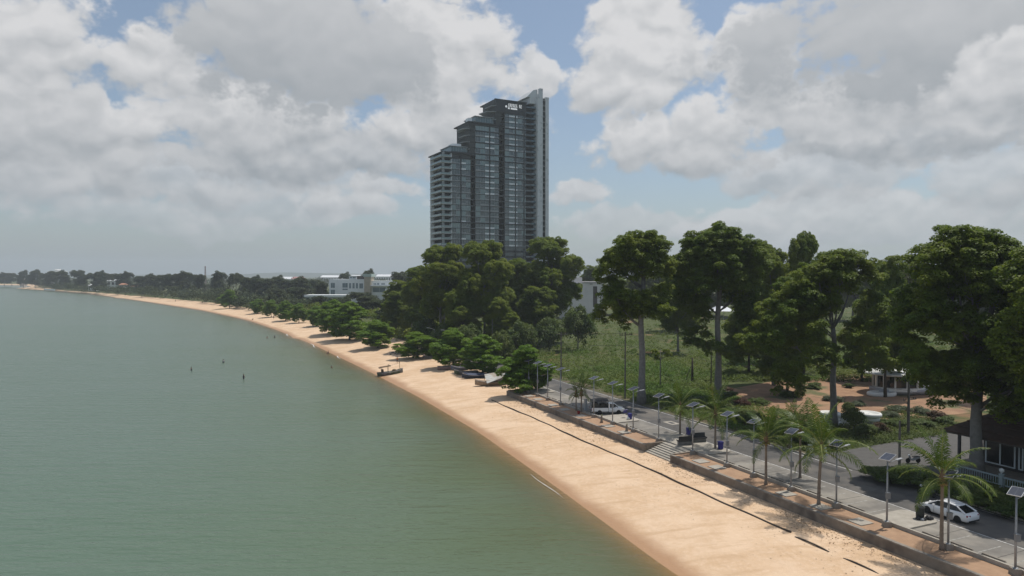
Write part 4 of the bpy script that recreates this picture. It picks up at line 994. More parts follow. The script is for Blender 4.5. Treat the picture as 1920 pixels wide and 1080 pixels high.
# shared kinds of tree for the middle distance and beyond
def proto(name, cat, kind, seed, H, Rr, lm, **kw):
    g = np.random.default_rng(seed); L = []
    if kind == 'dome':
        for i in range(kw.pop('n', 11)):
            a = g.uniform(0, 6.28); q = math.sqrt(g.random()) * Rr * .68; z = H * (.9 - .42 * (q / Rr) ** 1.5 - g.uniform(0, .16)); L.append((q * math.cos(a), q * math.sin(a), z - Rr * .3, Rr * g.uniform(.32, .46)))
        L.append((0, 0, H - Rr * .42, Rr * .42))
    elif kind == 'tall':
        for i in range(kw.pop('n', 20)):
            a = g.uniform(0, 6.28); z = H * g.uniform(.22, .9); rr = Rr * (.95 if z < .7 * H else .7) ; q = g.uniform(.25, .72) * rr
            L.append((q * math.cos(a), q * math.sin(a), z, Rr * g.uniform(.28, .42)))
        L.append((0, 0, H - Rr * .4, Rr * .4))
    elif kind == 'domed':
        for i in range(kw.pop('n', 30)):
            a = g.uniform(0, 6.28); f = g.uniform(.3, .92); rr = Rr * math.sqrt(max(1 - ((f - .55) / .47) ** 2, .05)); q = g.uniform(.35, .8) * rr
            L.append((q * math.cos(a), q * math.sin(a), H * f, Rr * g.uniform(.26, .38)))
        L.append((0, 0, H - Rr * .36, Rr * .36))
    elif kind == 'airy':
        for i in range(kw.pop('n', 14)):
            a = g.uniform(0, 6.28); q = math.sqrt(g.uniform(.1, 1)) * Rr * .8; z = H * (.93 - .30 * (q / Rr) ** 2 - g.uniform(0, .12)); L.append((q * math.cos(a), q * math.sin(a), z - .1 * H, Rr * g.uniform(.18, .30)))
    elif kind == 'tier':
        for i in range(kw.pop('n', 22)):
            tier = i % 4; z = H * (.28 + .19 * tier); rr = Rr * (1.0, .98, .8, .5)[tier]; a = i * 2.4 + g.uniform(-.3, .3); q = g.uniform(.25, .95) * rr
            L.append((q * math.cos(a), q * math.sin(a) * .85, z + g.uniform(-.6, .6), Rr * g.uniform(.26, .36)))
        L.append((0, 0, H * .93, Rr * .25))
    return make_tree(name, 'prototype', cat, (0, 0, 0), H, kw.pop('tr', H * .018), L, seed, lmat=lm, **kw)
P = {}
P['mid1'] = proto('leafy_tree', 'tree', 'tall', 21, 29, 9.5, L_MID, per=170, leaf=.44, rc=(.8, 1.5), dens=1.7, n=38, gap=.12, sep=.75, flat=.66, bmat=bark_dark)
P['mid2'] = proto('leafy_tree', 'tree', 'domed', 22, 28, 10, L_MID, per=170, leaf=.43, rc=(.8, 1.5), dens=1.7, n=34, gap=.12, sep=.75, flat=.66)
P['mid3'] = proto('leafy_tree', 'tree', 'tall', 23, 22, 8, L_MID, per=170, leaf=.44, rc=(.8, 1.5), dens=1.7, n=34, gap=.12, sep=.75, flat=.66, bmat=bark_dark)
P['airy'] = proto('airy_tree', 'tree', 'airy', 24, 30, 9, L_AIR, per=46, leaf=.42, rc=(1.0, 1.7), dens=1.1, n=18, fork=.55, limbs=18, gap=.12)
P['alm1'] = proto('almond_tree', 'tree', 'tier', 25, 7.6, 5.2, L_ALM, n=30, per=165, leaf=.34, rc=(.7, 1.3), dens=1.7, gap=.2, flat=.32, tr=.2, bmat=bark_dark, fork=.8)
P['alm2'] = proto('almond_tree', 'tree', 'tier', 26, 8.4, 5.6, L_ALM, n=34, per=165, leaf=.34, rc=(.7, 1.3), dens=1.7, gap=.2, flat=.34, tr=.22, bmat=bark_dark, fork=.8)
P['far1'] = proto('shore_tree', 'tree', 'domed', 27, 18, 8, L_FAR, n=22, per=60, leaf=1.0, rc=(1.6, 2.6), dens=.6)
P['far2'] = proto('shore_tree', 'tree', 'tall', 28, 18, 7, L_FAR, per=60, leaf=1.0, rc=(1.6, 2.6), dens=.75, n=18)
P['far3'] = proto('shore_tree', 'tree', 'airy', 29, 19, 8.5, L_FAR, per=50, leaf=.9, rc=(1.4, 2.2), dens=1.0, n=18)
P['bush'] = proto('bush', 'bush', 'dome', 30, 4.0, 3.0, L_SHRUB, per=90, leaf=.30, rc=(.6, 1.0), dens=3.0, n=9, tr=.12, fork=.4)
USED = set(); BASE = {}
def plant(kind, name, label, cat, p, H, width=None, rz=None, group=None):
    src = P[kind]; base = (BASE | {'mid1': (29, 9.5), 'mid2': (28, 10), 'mid3': (22, 8), 'airy': (30, 9), 'alm1': (7.6, 5.2), 'alm2': (8.4, 5.6), 'far1': (18, 8), 'far2': (18, 7), 'far3': (19, 8.5), 'bush': (4.0, 3.0)})[kind]
    if kind in USED: o = copy_tree(src)
    else: o = src; USED.add(kind)
    o.name = name; o.location = p; sz = H / base[0]; sw = sz if width is None else width / 2 / base[1]
    o.scale = (sw, sw, sz); o.rotation_euler = (0, 0, random.uniform(0, 6.28) if rz is None else rz)
    o['label'] = label; o['category'] = cat
    if group: o['group'] = group
    elif 'group' in o: del o['group']
    return o
random.seed(5)
def plant_px(kind, name, label, px, D, ytop, wpx, cat='tree', group=None, base=None):
    x = D_at(px, D); z = gz(x, D) if base is None else base
    return plant(kind, name, label, cat, (x, D, z), z_at(ytop, D) - z, wpx / 1280 * D, None, group)
GC = 'tall trees in the grove below the tower'
for a in [('mid2', 'round crowned tall tree at the left of the grove below the tower', 826, 205, 462, 104), ('mid2', 'brightest green dome topped tree directly below the tower', 908, 196, 456, 112),
          ('mid2', 'tall loose crowned tree at the right end of the grove, right of the tower', 1036, 218, 449, 122), ('mid1', 'darker tree between the bright dome and the right end tree', 972, 225, 482, 96),
          ('mid1', 'dark tree falling in a slope on the left flank of the grove', 790, 235, 496, 84), ('mid3', 'lower bright green tree left of the grove beside the modern building', 756, 262, 528, 84),
          ('mid3', 'olive tree in front of the modern building, left of the grove', 742, 245, 548, 60), ('mid3', 'shorter dark tree low in the middle of the grove', 868, 190, 545, 80),
          ('mid3', 'shorter olive tree low on the right of the grove before the grey house', 1006, 205, 540, 84), ('mid3', 'yellowish low tree below the brightest dome', 940, 188, 560, 70)]:
    plant_px(a[0], 'leafy_tree', a[1], a[2], a[3], a[4], a[5], group=GC)
for a in [('bush', 'dark bush at the grove foot by the field corner', 975, 178, 596, 60), ('bush', 'broad dark bush at the grove foot before the grey house', 1030, 192, 590, 62), ('bush', 'bush at the right end of the grove edge before the grey house', 1084, 196, 566, 66),
          ('bush', 'leafy bush under the left of the grove', 800, 205, 592, 60), ('bush', 'bush under the dome topped tree near the beach pole', 880, 180, 602, 56), ('bush', 'bush with bright top behind the almond trees near a pole', 940, 168, 614, 46),
          ('bush', 'shadowy bush at the grove foot left of the beach pole', 835, 190, 600, 58), ('bush', 'small dark bush at the bare earth left of the field', 930, 172, 632, 34)]:
    plant_px(a[0], 'bush', a[1], a[2], a[3], a[4], a[5], 'bush', 'bushes at the foot of the grove')
# behind the tall trees on the right
for a in [('mid1', 'dark narrow tree between the tallest tree and the spreading tree', 1508, 150, 430, 82), ('mid2', 'dark rounded tree close behind the right of the tallest tree', 1440, 170, 458, 84), ('mid2', 'leafy tree joining the tallest tree to the spreading tree', 1452, 135, 474, 110), ('mid3', 'leafy tree joining the spreading tree to the huge tree', 1662, 122, 488, 104), ('mid3', 'low leafy tree under the left side of the spreading tree', 1478, 124, 575, 104), ('mid3', 'low leafy tree left of the round pavilion', 1618, 140, 590, 90), ('mid3', 'low leafy tree between the second trunk and the spreading tree', 1405, 150, 560, 96), ('mid2', 'hazy leafy tree between the first and second tall trees', 1272, 190, 505, 84), ('mid1', 'dim tree filling the gap between the two tall domed trees', 1268, 260, 505, 90)]:
    plant_px(a[0], 'leafy_tree', a[1], a[2], a[3], a[4], a[5], group='trees behind the tall roadside trees')
plant_px('airy', 'airy_tree', 'light feathery tree with see-through crown behind the huge tree left shoulder', 1706, 140, 431, 120, group='airy trees')
plant_px('airy', 'airy_tree', 'light feathery tree with see-through crown at the right picture edge', 1905, 120, 392, 150, group='airy trees')
GB = 'trees along the back of the green field'
BACKROW = [(1075, 350, 545, 60), (1108, 400, 500, 56), (1160, 370, 520, 80), (1205, 350, 512, 80), (1240, 380, 505, 84), (1290, 390, 512, 80), (1330, 360, 520, 84), (1385, 350, 508, 84), (1430, 370, 500, 80), (1475, 340, 505, 84), (1535, 330, 500, 90), (1600, 320, 505, 90), (1650, 270, 490, 100), (1700, 300, 500, 90), (1800, 290, 505, 100), (1880, 280, 490, 110)]
where = ['hidden behind the grey house', 'just right of the grey house', 'left of the first tall trunk', 'behind the first tall trunk', 'between the first two tall trunks, left', 'between the first two tall trunks, middle', 'behind the second tall trunk', 'right of the second tall trunk', 'behind the white tent',
         'left of the spreading tree', 'left of the pale trunk', 'behind the pale trunk', 'right of the pale trunk', 'above the white block building', 'behind the huge tree', 'at the right edge']
for i, (px, D, yt, wp) in enumerate(BACKROW):
    plant_px(('mid1', 'mid3', 'mid2')[i % 3], 'leafy_tree', 'hazy dark tree at the back of the field, ' + where[i], px, D, yt, wp, group=GB)
# sea almond trees at the back of the beach
GA = 'sea almond trees along the beach'
ALM = [(985, 128, 655, 96, 'dark layered almond tree at the far end of the sea wall'), (905, 157, 632, 88, 'bright layered almond tree beside the tarpaulin shelter'), (850, 168, 622, 78, 'layered almond tree with a dark trunk left of the shelter, over the beached hulls'),
       (783, 186, 625, 78, 'low bright almond tree next along the beach beyond the beached boat'), (708, 214, 605, 74, 'fresh green layered almond tree behind the beached boat'), (655, 240, 570, 86, 'taller dark almond tree with a strong shadow on the sand'),
       (622, 262, 568, 66, 'dark almond tree with a shadow, just beyond the tallest beach almond'), (592, 300, 576, 40, 'small almond tree beyond the pair with shadows'), (560, 322, 572, 32, 'round almond tree below the white annexe'),
       (535, 338, 566, 36, 'bright almond tree left of the annexe'), (508, 366, 565, 30, 'small bright almond tree with an orange tinge at the curve of the beach'), (482, 398, 562, 30, 'low shrub-like almond tree left of the curve of the beach'), (430, 458, 546, 36, 'dark layered almond tree standing out alone on the far beach')]
for i, (px, D, yt, wp, lb) in enumerate(ALM):
    plant_px('alm1' if i % 2 else 'alm2', 'almond_tree', lb, px, D, yt, wp, group=GA)
# individual trees along the far shore and in the middle of the bay
LM = [(107, 'round roofed building'), (163, 'white hut fronts'), (212, 'small white hipped house'), (240, 'orange tiled bungalow'), (385, 'radio mast'), (443, 'lone airy dome tree'), (540, 'skyline warehouses'), (650, 'white modern building')]
FAR = [(8, 1330, 512, 22, 1), (22, 1300, 513, 20, 2), (44, 1150, 508.5, 24, 1), (66, 1120, 507.5, 26, 1), (84, 1090, 513, 18, 2), (98, 1040, 509.5, 24, 2), (118, 1000, 508.5, 24, 1), (146, 930, 508, 26, 2), (160, 925, 515, 18, 2), (176, 890, 513, 22, 2), (188, 870, 509.5, 24, 1), (204, 900, 508.5, 28, 3), (222, 880, 514, 20, 2),
       (238, 850, 511, 24, 1), (262, 780, 519, 26, 2), (284, 760, 515, 26, 1), (304, 740, 517, 28, 2), (322, 700, 515, 26, 2), (345, 700, 511, 34, 1), (362, 690, 509, 26, 3), (376, 660, 516, 24, 2), (410, 640, 511, 30, 1), (443, 610, 506, 32, 3), (462, 560, 522, 32, 2), (478, 545, 519, 30, 1), (498, 540, 524, 34, 2), (520, 560, 519, 34, 1),
       (545, 560, 526, 34, 2), (566, 540, 521, 36, 1), (590, 560, 519, 34, 3), (604, 500, 530, 30, 2), (652, 860, 514, 18, 3), (648, 640, 513, 26, 1), (690, 560, 508, 32, 1), (748, 500, 512, 36, 2), (770, 480, 514, 34, 1), (555, 470, 540, 40, 2), (518, 480, 541, 36, 1), (672, 400, 543, 60, 3), (690, 350, 556, 50, 2), (600, 400, 556, 36, 2), (640, 330, 560, 40, 2), (715, 300, 562, 48, 2)]
ORD = ['first', 'second', 'third', 'fourth', 'fifth', 'sixth', 'seventh', 'eighth', 'ninth', 'tenth']
cnt = {}
SHAPE = {1: 'rounded', 2: 'upright', 3: 'flat airy'}
for (px, D, yt, wp, k) in sorted(FAR):
    lm = min(LM, key=lambda q: abs(q[0] - px)); side = 'left' if px < lm[0] else 'right'; key = (lm[1], side, k); cnt.setdefault(key, []).append((abs(px - lm[0]), px, D, yt, wp))
for (lm, side, k), lst in cnt.items():
    for i, (_, px, D, yt, wp) in enumerate(sorted(lst)):
        o = ORD[i] + ' ' if len(lst) > 1 else ''
        nm = f'dark {SHAPE[k]} tree, {o}{side} of the {lm}' if lm != 'lone airy dome tree' or px != 443 else 'lone tall dome tree with airy crown above the far beach bend'
        x = D_at(px, D); z = max(gz(x, D), -.9)
        plant(f'far{k}', 'shore_tree', nm, 'tree', (x, D, z), z_at(yt, D) - z, wp / 1280 * D, None, 'trees round the bay')

# far woods that read as one mass
def woodland(name, n, region, hgt, leaf, per, seed, lm):
    g = np.random.default_rng(seed); C, Rr = [], []
    tries = 0
    while len(C) < n and tries < n * 40:
        tries += 1; p = region(g)
        if p is None: continue
        x, y, h = p; r = g.uniform(2.2, 4.2) * (1 + y / 2500)
        for q in range(3): C.append((x + g.normal() * r * .6, y + g.normal() * r * .6, h * g.uniform(.35, .85))); Rr.append(r * g.uniform(.7, 1.1))
    C, Rr = np.array(C), np.array(Rr)
    V, F = clump_leaves(C, Rr, per, leaf, flat=.8, g=g, jit=.6)
    S = np.repeat(np.repeat(1 + C[:, 1] / 1500, per), 4)
    return tag(link(name, np_mesh(name, V, F, lm)), kind='stuff')
def reg_bay(g):
    D = g.uniform(0, 1) ** .75 * 1500 + 300; px = g.uniform(-20, 820); x = D_at(px, D)
    if x < float(back_x(D)) + 8: return None
    if D < 520 and 560 < px < 760: return None if D > 440 else (x, D, g.uniform(4, 7))
    if D < 470 and px > 700: return None
    return x, D, g.uniform(8, 13) if D < 900 else g.uniform(11, 16)
woodland('woodland', 1500, reg_bay, 10, 1.9, 34, 41, L_FAR)
def reg_right(g):
    D = g.uniform(300, 900); px = g.uniform(780, 2050); x = D_at(px, D)
    if D < 395 and 1040 < px < 1560: return None
    if D < 460 and 790 < px < 1040: return None
    return x, D, g.uniform(12, 22)
woodland('woodland', 900, reg_right, 12, 1.6, 40, 42, L_FAR)
def reg_beach(g):                           # undergrowth behind the beach almonds
    D = g.uniform(165, 420); x = float(back_x(D)) + g.uniform(9, 55)
    px = 960 + 1280 * x / D
    if px > 900 or abs(x - float(back_x(D)) - 18) < 5: return None
    return x, D, g.uniform(2.5, 6)
def reg_shore(g):                           # low scrub that meets the sand all round the bay
    D = 400 + 1120 * g.random() ** 1.3; x = float(back_x(D)) + 2 + 28 * g.random() ** 1.5 * (1 + D / 900)
    return x, D, g.uniform(2.5, 6.0) * (1 + D / 1500)
woodland('shore_scrub', 1100, reg_shore, 5, 1.3, 36, 44, L_FAR)
def reg_edge(g):                            # low growth between the beach almonds
    D = 215 + 230 * g.random(); x = float(back_x(D)) + g.uniform(1.5, 11)
    return x, D, g.uniform(1.2, 3.0)
woodland('undergrowth', 70, reg_edge, 3, .6, 90, 45, L_MID)
woodland('undergrowth', 150, reg_beach, 5, .8, 110, 43, L_MID)

# the overgrown field: low crop plants and weeds
def field(n, seed):
    g = np.random.default_rng(seed); pts = []
    A = np.stack([g.uniform(925, 1960, n * 3), g.uniform(588, 760, n * 3)], 1)
    pts = []
    for px, py in A:
        p = at(px, py, 0); u = p.x * .914 + p.y * .406
        if u < 69.5 or p.y < 95: continue
        if px > 1330 and py > 716: continue
        if p.y < 190 and px < 945: continue
        # bare red earth shows through in streaks
        b = math.sin(p.x * .11 + 1.2 * math.sin(p.y * .05)) * math.sin(p.y * .085 + p.x * .02)
        bare = (945 < px < 1090 and 648 < py < 664 and b > -.5) or (950 < px < 1010 and 632 < py < 642) or b > .82
        if bare and g.random() < .9: continue
        if g.random() < (.15 + .35 * (py - 588) / 170): pts.append((p.x, p.y))
        if len(pts) >= n: break
    Pn = np.array(pts); k = len(Pn); h = g.uniform(.25, 1.0, k) * (1 + .4 * np.sin(Pn[:, 0] * .15) * np.sin(Pn[:, 1] * .11))
    C = np.stack([Pn[:, 0], Pn[:, 1], h * .55], 1)
    V, F = clump_leaves(C, h * 1.15, 22, .34, flat=.75, g=g, jit=.7)
    return tag(link('field_crop', np_mesh('field_crop', V, F, L_CROP)), kind='stuff')
field(15000, 51)
def strip_grass(name, us_, n, seed, lm, hmax=.5, s0=60, s1=150):
    g = np.random.default_rng(seed); u = g.uniform(us_[0], us_[1], n); s = g.uniform(s0, s1, n)
    X = NV.x * u + DV.x * s; Y = NV.y * u + DV.y * s; h = g.uniform(.12, hmax, n)
    V, F = clump_leaves(np.stack([X, Y, h * .4 - .03], 1), h * 1.2, 14, .2, flat=.6, g=g)
    return tag(link(name, np_mesh(name, V, F, lm)), kind='stuff')
strip_grass('roadside_weeds', (67.2, 70.5), 900, 52, L_CROP, .55, 62, 190)
strip_grass('roadside_weeds', (67.5, 100), 2200, 54, L_SHRUB, .7, 61, 74)
strip_grass('roadside_weeds', (67.5, 84), 2200, 55, L_CROP, .7, 70, 110)
strip_grass('roadside_weeds', (66.6, 74), 1500, 53, L_SHRUB, .8, 16, 45)
# ------------------------------------------------------------------ coconut palms on the promenade
rach = mat('frond_rib', (.22, .24, .06), .6)
def frond_mesh(L, e0, bend, seed, twist=0.0):
    """one palm leaf starting at the origin along +x, first at elevation e0, bending down by `bend` at the tip"""
    g = np.random.default_rng(seed); n = 30; pts = []; p = np.zeros(3); dirs = []
    for i in range(n + 1):
        t = i / n; e = e0 - bend * t ** 1.35; d = np.array([math.cos(e), twist * t * .5, math.sin(e)]); d /= np.linalg.norm(d)
        pts.append(p.copy()); dirs.append(d); p = p + d * L / n
    V, F = [], []
    mb = MB(); mb.tube(pts, [.05 * (1 - .85 * i / n) + .006 for i in range(n + 1)], 4, 1)
    for i in range(5, n + 1):
        t = i / n; d = dirs[i]; side = np.cross(d, [0, 0, 1.0]); side /= max(np.linalg.norm(side), 1e-3); up = np.cross(side, d)
        l = L * .235 * math.sin(math.pi * min(.14 + .86 * t, 1.0) ** .8) ** .6 * g.uniform(.88, 1.1)
        if i > n - 2: l *= .7
        for sgn in (-1, 1):
            a = d * (.45 + .4 * t) + side * sgn * .85 + up * g.uniform(-.02, .28); a /= np.linalg.norm(a)
            b0 = pts[i] + d * g.uniform(-.03, .03); m1 = b0 + a * l * .55 - np.array([0, 0, .05 * l]); e1 = b0 + a * l * .92 - np.array([0, 0, l * g.uniform(.28, .48)])
            wv = d * .038 * (L / 4)
            mb.add([b0 - wv, b0 + wv, m1 + wv * 1.1, m1 - wv * 1.1, e1], [(0, 1, 2, 3), (3, 2, 4)], 0)
    return mb.mesh('frond', [L_PALM, rach])
FM = [frond_mesh(4.5, R(80), R(38), 1), frond_mesh(4.6, R(58), R(70), 2, .2), frond_mesh(4.5, R(36), R(85), 3, -.2), frond_mesh(4.2, R(16), R(88), 4, .15), frond_mesh(3.9, R(-14), R(68), 5)]
def palm(name, label, p, trunk, scale, seed, lean=(0, 0), full=1.0, group='coconut palms along the promenade'):
    g = random.Random(seed); t = thing(name, label, 'palm', p, g.uniform(0, 6.28), group)
    mb = MB(); pts, rad = [], []
    n = 22
    for i in range(n + 1):
        q = i / n; pts.append((lean[0] * q * q, lean[1] * q * q, trunk * q)); rad.append((.21 if i == 0 else .16 - .055 * q) * (1.06 if i % 2 else .96) * (scale * .5 + .5))
    mb.tube(pts, rad, 9); mb.build('trunk', palm_bark, t, True)
    top = Vector((lean[0], lean[1], trunk - .1))
    mb = MB(); mb.lathe([(.10, -.5), (.2, -.2), (.27, .15), (.2, .55), (.1, .95), (.02, 1.3)], 9, top); mb.build('crown_fibre', mat('palm_fibre', (.20, .13, .07), .9, (.13, .085, .05), 5), t, True)
    mb = MB()
    for q in range(7):
        a = q * .9; mb.lathe([(.02, -.14), (.10, -.08), (.13, 0), (.1, .09), (.02, .14)], 7, (top.x + .3 * math.cos(a), top.y + .3 * math.sin(a), top.z - .12 - .1 * (q % 2)))
    mb.build('coconuts', mat('coconut', (.12, .13, .03), .6, (.22, .15, .05), 3), t, True)
    plan = [(0, 3), (1, 4), (2, 4), (3, 4), (4, 2)]; a = g.uniform(0, 6)
    for k, m in plan:
        for j in range(max(int(round(m * full)), 1)):
            a += 2.4 + g.uniform(-.25, .25)
            f = link('frond', FM[k], t, top + Vector((0, 0, .55 - .12 * k)), 0); f.rotation_euler = (g.uniform(-.25, .25), g.uniform(-.12, .12), a); f.scale = [scale * g.uniform(.88, 1.08)] * 3
    return t
palm('coconut_palm', 'nearest coconut palm with drooping yellow frond beside the white sedan', at(1765, 1030), 5.6, .98, 1)
palm('coconut_palm', 'large coconut palm with slender reddish trunk by the sea wall, left of the dark forecourt', at(1535, 946), 5.2, 1.1, 2, (.2, 0))
palm('coconut_palm', 'coconut palm half hidden behind the large one, on the parking strip', at(1500, 896), 4.8, .85, 3)
palm('coconut_palm', 'coconut palm with brown fruit stalks left of the large slender palm', at(1436, 908), 4.6, .9, 4)
palm('coconut_palm', 'coconut palm on the raised island right of the two benches', at(1341, 843), 4.3, 1.0, 5)
palm('coconut_palm', 'coconut palm behind the left bench with bright hanging fronds', at(1275, 816), 3.6, .95, 6)
palm('coconut_palm', 'short coconut palm in the planter bed left of the white pickup', at(1090, 772), 2.9, .72, 7, full=.8)
palm('coconut_palm', 'small thin coconut palm near the far end of the planter bed', at(1084, 770) + Vector((-.3, .3, 0)), 2.6, .5, 8, full=.5)
palm('garden_palm', 'bushy palm in the garden behind the large slender palm', at(1480, 838), 2.4, .8, 9, group='palms in the garden')

# ------------------------------------------------------------------ solar street lamps
lamp = thing('solar_street_lamp', 'x', 'street lamp', (0, 0, 0), 0, 'solar street lamps along the sea wall')
mb = MB(); mb.box((0, 0, .2), (.62, .62, .55), taper=.9); mb.build('pedestal', concrete, lamp)
mb = MB(); mb.tube([(0, 0, .4), (0, 0, 2.4), (0, 0, 6.0)], [.085, .08, .06], 10); mb.lathe([(.2, .47), (.2, .5), (.1, .52)], 10); pl_ = mb.build('pole', galv, lamp, True)
mb = MB(); mb.box((0, -.16, 2.75), (.34, .24, .5)); mb.box((0, -.16, 3.02), (.38, .28, .05)); bxo = mb.build('battery_box', mat('battery_box', (.20, .21, .22), .5), lamp)
ang = R(40.5)
pn_ = MB(); w_, h_ = 1.38, .84
pn_.box((0, 0, 0), (w_, h_, .035)); pnl = pn_.build('solar_panel', panel_mat, lamp, None, (0, 0, 6.12)); pnl.rotation_euler = Matrix.Rotation(ang, 3, 'Z').to_euler(); pnl.rotation_mode = 'XYZ'
pnl.rotation_euler = (Matrix.Rotation(ang, 3, 'Z') @ Matrix.Rotation(R(-12), 3, 'Y')).to_euler()
fm_ = MB()
for y in (-h_ / 2 - .015, h_ / 2 + .015): fm_.box((0, y, .005), (w_ + .07, .03, .05))
for x in (-w_ / 2 - .015, w_ / 2 + .015): fm_.box((x, 0, .006), (.03, h_ + .02, .048))
fm_.build('panel_frame', frame_mat, pnl)
fm_ = MB()
for q in range(1, 6): fm_.box((-w_ / 2 + w_ * q / 6, 0, .019), (.012, h_ - .02, .004))
fm_.box((0, 0, .0195), (w_ - .02, .012, .004)); fm_.build('cell_lines', mat('cell_line', (.14, .15, .17), .4), pnl)
mb = MB(); mb.tube([(0, 0, 5.55), (NV.x * .5, NV.y * .5, 5.66), (NV.x * 1.1, NV.y * 1.1, 5.75)], .03, 6); arm = mb.build('lamp_arm', galv, lamp, True)
mb = MB(); mb.box((NV.x * 1.38, NV.y * 1.38, 5.79), (.72, .24, .07), math.atan2(NV.y, NV.x), 0, 0, R(-6)); mb.build('lamp_head', frame_mat, arm)
LAMPS = [(1893, 1079, 'nearest solar street lamp, in the right bottom corner past the white sedan'), (1762, 1033, 'solar street lamp hidden by the nearest coconut palm trunk'), (1660, 987, 'solar street lamp with its panel clear against the forecourt, left of the black bin'),
         (1569, 951, 'solar street lamp just right of the large slender palm trunk'), (1487, 919, 'solar street lamp with its panel behind the large palm left fronds'), (1417, 893, 'solar street lamp just left of the fruiting palm trunk'),
         (1355.5, 876, 'solar street lamp beside the blue bin right of the benches'), (1300, 851, 'solar street lamp in front of the two benches at the step edge'), (1238, 827, 'solar street lamp at the far upper corner of the beach steps'),
         (1193, 809, 'solar street lamp next after the beach steps, near the fallen blue bin'), (1152, 795, 'solar street lamp in front of the nose of the white pickup'), (1116, 782, 'solar street lamp in front of the tail of the white pickup'),
         (1051.5, 759, 'fourth solar street lamp from the far end of the wall'), (1028.5, 750, 'third solar street lamp from the far end of the wall'), (1007.5, 743, 'second solar street lamp from the far end of the wall'), (990, 737, 'last solar street lamp, against the dark almond tree')]
for i, (px, py, lb) in enumerate(LAMPS):
    p = at(px, py); u = p.x * .914 + p.y * .406; s_ = -p.x * .406 + p.y * .914
    p = us(53.95, s_, -.05)
    o = lamp if i == 0 else copy_tree(lamp); o.location = p; o['label'] = lb; o.rotation_euler = (0, 0, random.uniform(-.08, .08))

# ------------------------------------------------------------------ poles and cables
def utility_pole(px, py, ytop, label, arms=0, r=.16, light=False, D=None):
    p = at(px, py); H = z_at(ytop, p.y)
    t = thing('utility_pole', label, 'utility pole', (p.x, p.y, -.05), RAZ + R(90) if arms else 0, 'utility poles')
    mb = MB(); mb.tube([(0, 0, 0), (0, 0, H / 2), (0, 0, H)], [r, r * .85, r * .68], 8); mb.build('post', wood_post, t)
    for k in range(arms):
        z = H - .5 - k * H * .36; mb = MB(); mb.box((0, .16, z), (2.6, .1, .12)); a = mb.build('crossarm', wood_post, t)
        mb = MB()
        for x in (-1.2, -.75, .75, 1.2): mb.lathe([(.05, z + .06), (.07, z + .14), (.04, z + .2), (.065, z + .26), (.02, z + .32)], 6, (x, .16, 0))
        mb.build('insulators', mat('insulator', (.10, .06, .05), .3), a, True)
    if light:
        mb = MB(); mb.tube([(0, 0, H - .3), (-.9, 0, H + .1), (-1.7, 0, H + .25)], .05, 5); a = mb.build('lamp_arm', galv, t); mb = MB(); mb.box((-1.9, 0, H + .24), (.6, .22, .1)); mb.build('lamp_head', frame_mat, a)
    return p, H
pA = utility_pole(1052, 711, 622, 'grey concrete utility pole on the landward road edge, left of the short palm', 1)
pB = utility_pole(1172, 747, 622, 'slim dark utility pole left of the first tall grey trunk', 1, .15)
pC = utility_pole(1703, 815, 700, 'utility pole with two crossarms of insulators before the red earth garden', 2, .2)
utility_pole(1686, 902, 788, 'short dark utility post at the road edge left of the nearest palm', 0, .15)
pE = utility_pole(834, 657, 588, 'pale pole standing behind the layered almond trees, under the grove', 0, .16)
pF = utility_pole(923, 668, 598, 'slim pole at the corner of the grove and the field', 0, .14)
pG = utility_pole(772, 640, 606, 'pole among the dark trees left of the grove', 0, .14)
utility_pole(815, 664, 616, 'street light pole with arm, left of the pale pole', 0, .08, True)
utility_pole(842, 668, 620, 'street light pole with arm, right of the pale pole', 0, .08, True)
cab = mat('cable', (.03, .03, .032), .6)
def cable_run(name, label, pts, sag=.035):
    mb = MB()
    for dz, off in ((0, -1.0), (0, 0.0), (0, 1.0), (-2.2, .2)):
        for (a, ha), (b, hb) in zip(pts[:-1], pts[1:]):
            A = Vector((a.x + NV.x * off, a.y + NV.y * off, ha - .2 + dz)); B = Vector((b.x + NV.x * off, b.y + NV.y * off, hb - .2 + dz)); d = (B - A).length
            mb.tube([A.lerp(B, t) - Vector((0, 0, 4 * sag * d * .3 * t * (1 - t))) for t in [i / 10 for i in range(11)]], .018, 3)
    o = mb.build(name, cab); tag(o, label, 'cable', None, 'thing')
cable_run('overhead_cables', 'thin overhead cables strung between the utility poles along the landward road edge', [pE, pA, pB, pC, (us(67.6, 20), 9.0)])

# ------------------------------------------------------------------ vehicles
def wheel(t, x, y, r, w, hub=.62):
    mb = MB(); mb.lathe([(r * .62, -w / 2), (r * .94, -w / 2), (r, -w * .32), (r, w * .32), (r * .94, w / 2), (r * .62, w / 2)], 22); o = mb.build('tyre', rubber, t, True, (x, y, r)); o.rotation_euler = (R(90), 0, 0)
    mb = MB(); sgn = 1 if y < 0 else -1
    mb.lathe([(.02, sgn * w * .30), (r * hub, sgn * w * .30), (r * hub, sgn * w * .46), (r * hub * .9, sgn * w * .47)] if sgn > 0 else [(r * hub * .9, sgn * w * .47), (r * hub, sgn * w * .46), (r * hub, sgn * w * .30), (.02, sgn * w * .30)], 22)
    for k in range(5):
        a = k * 2 * math.pi / 5; mb.box((math.cos(a) * r * .3, math.sin(a) * r * .3, sgn * w * .42), (r * .62, r * .16, w * .14), a)
    mb.build('rim', rim_mat, o)
    mb = MB(); mb.lathe([(r * 1.0, -.01), (r * 1.19, -.01), (r * 1.19, .012), (r * 1.0, .012)], 22); a = mb.build('wheel_arch', black_plastic, t, False, (x, y - .0 + (-.001 if y < 0 else .001) * 30, r * 1.02)); a.rotation_euler = (R(90), 0, 0)
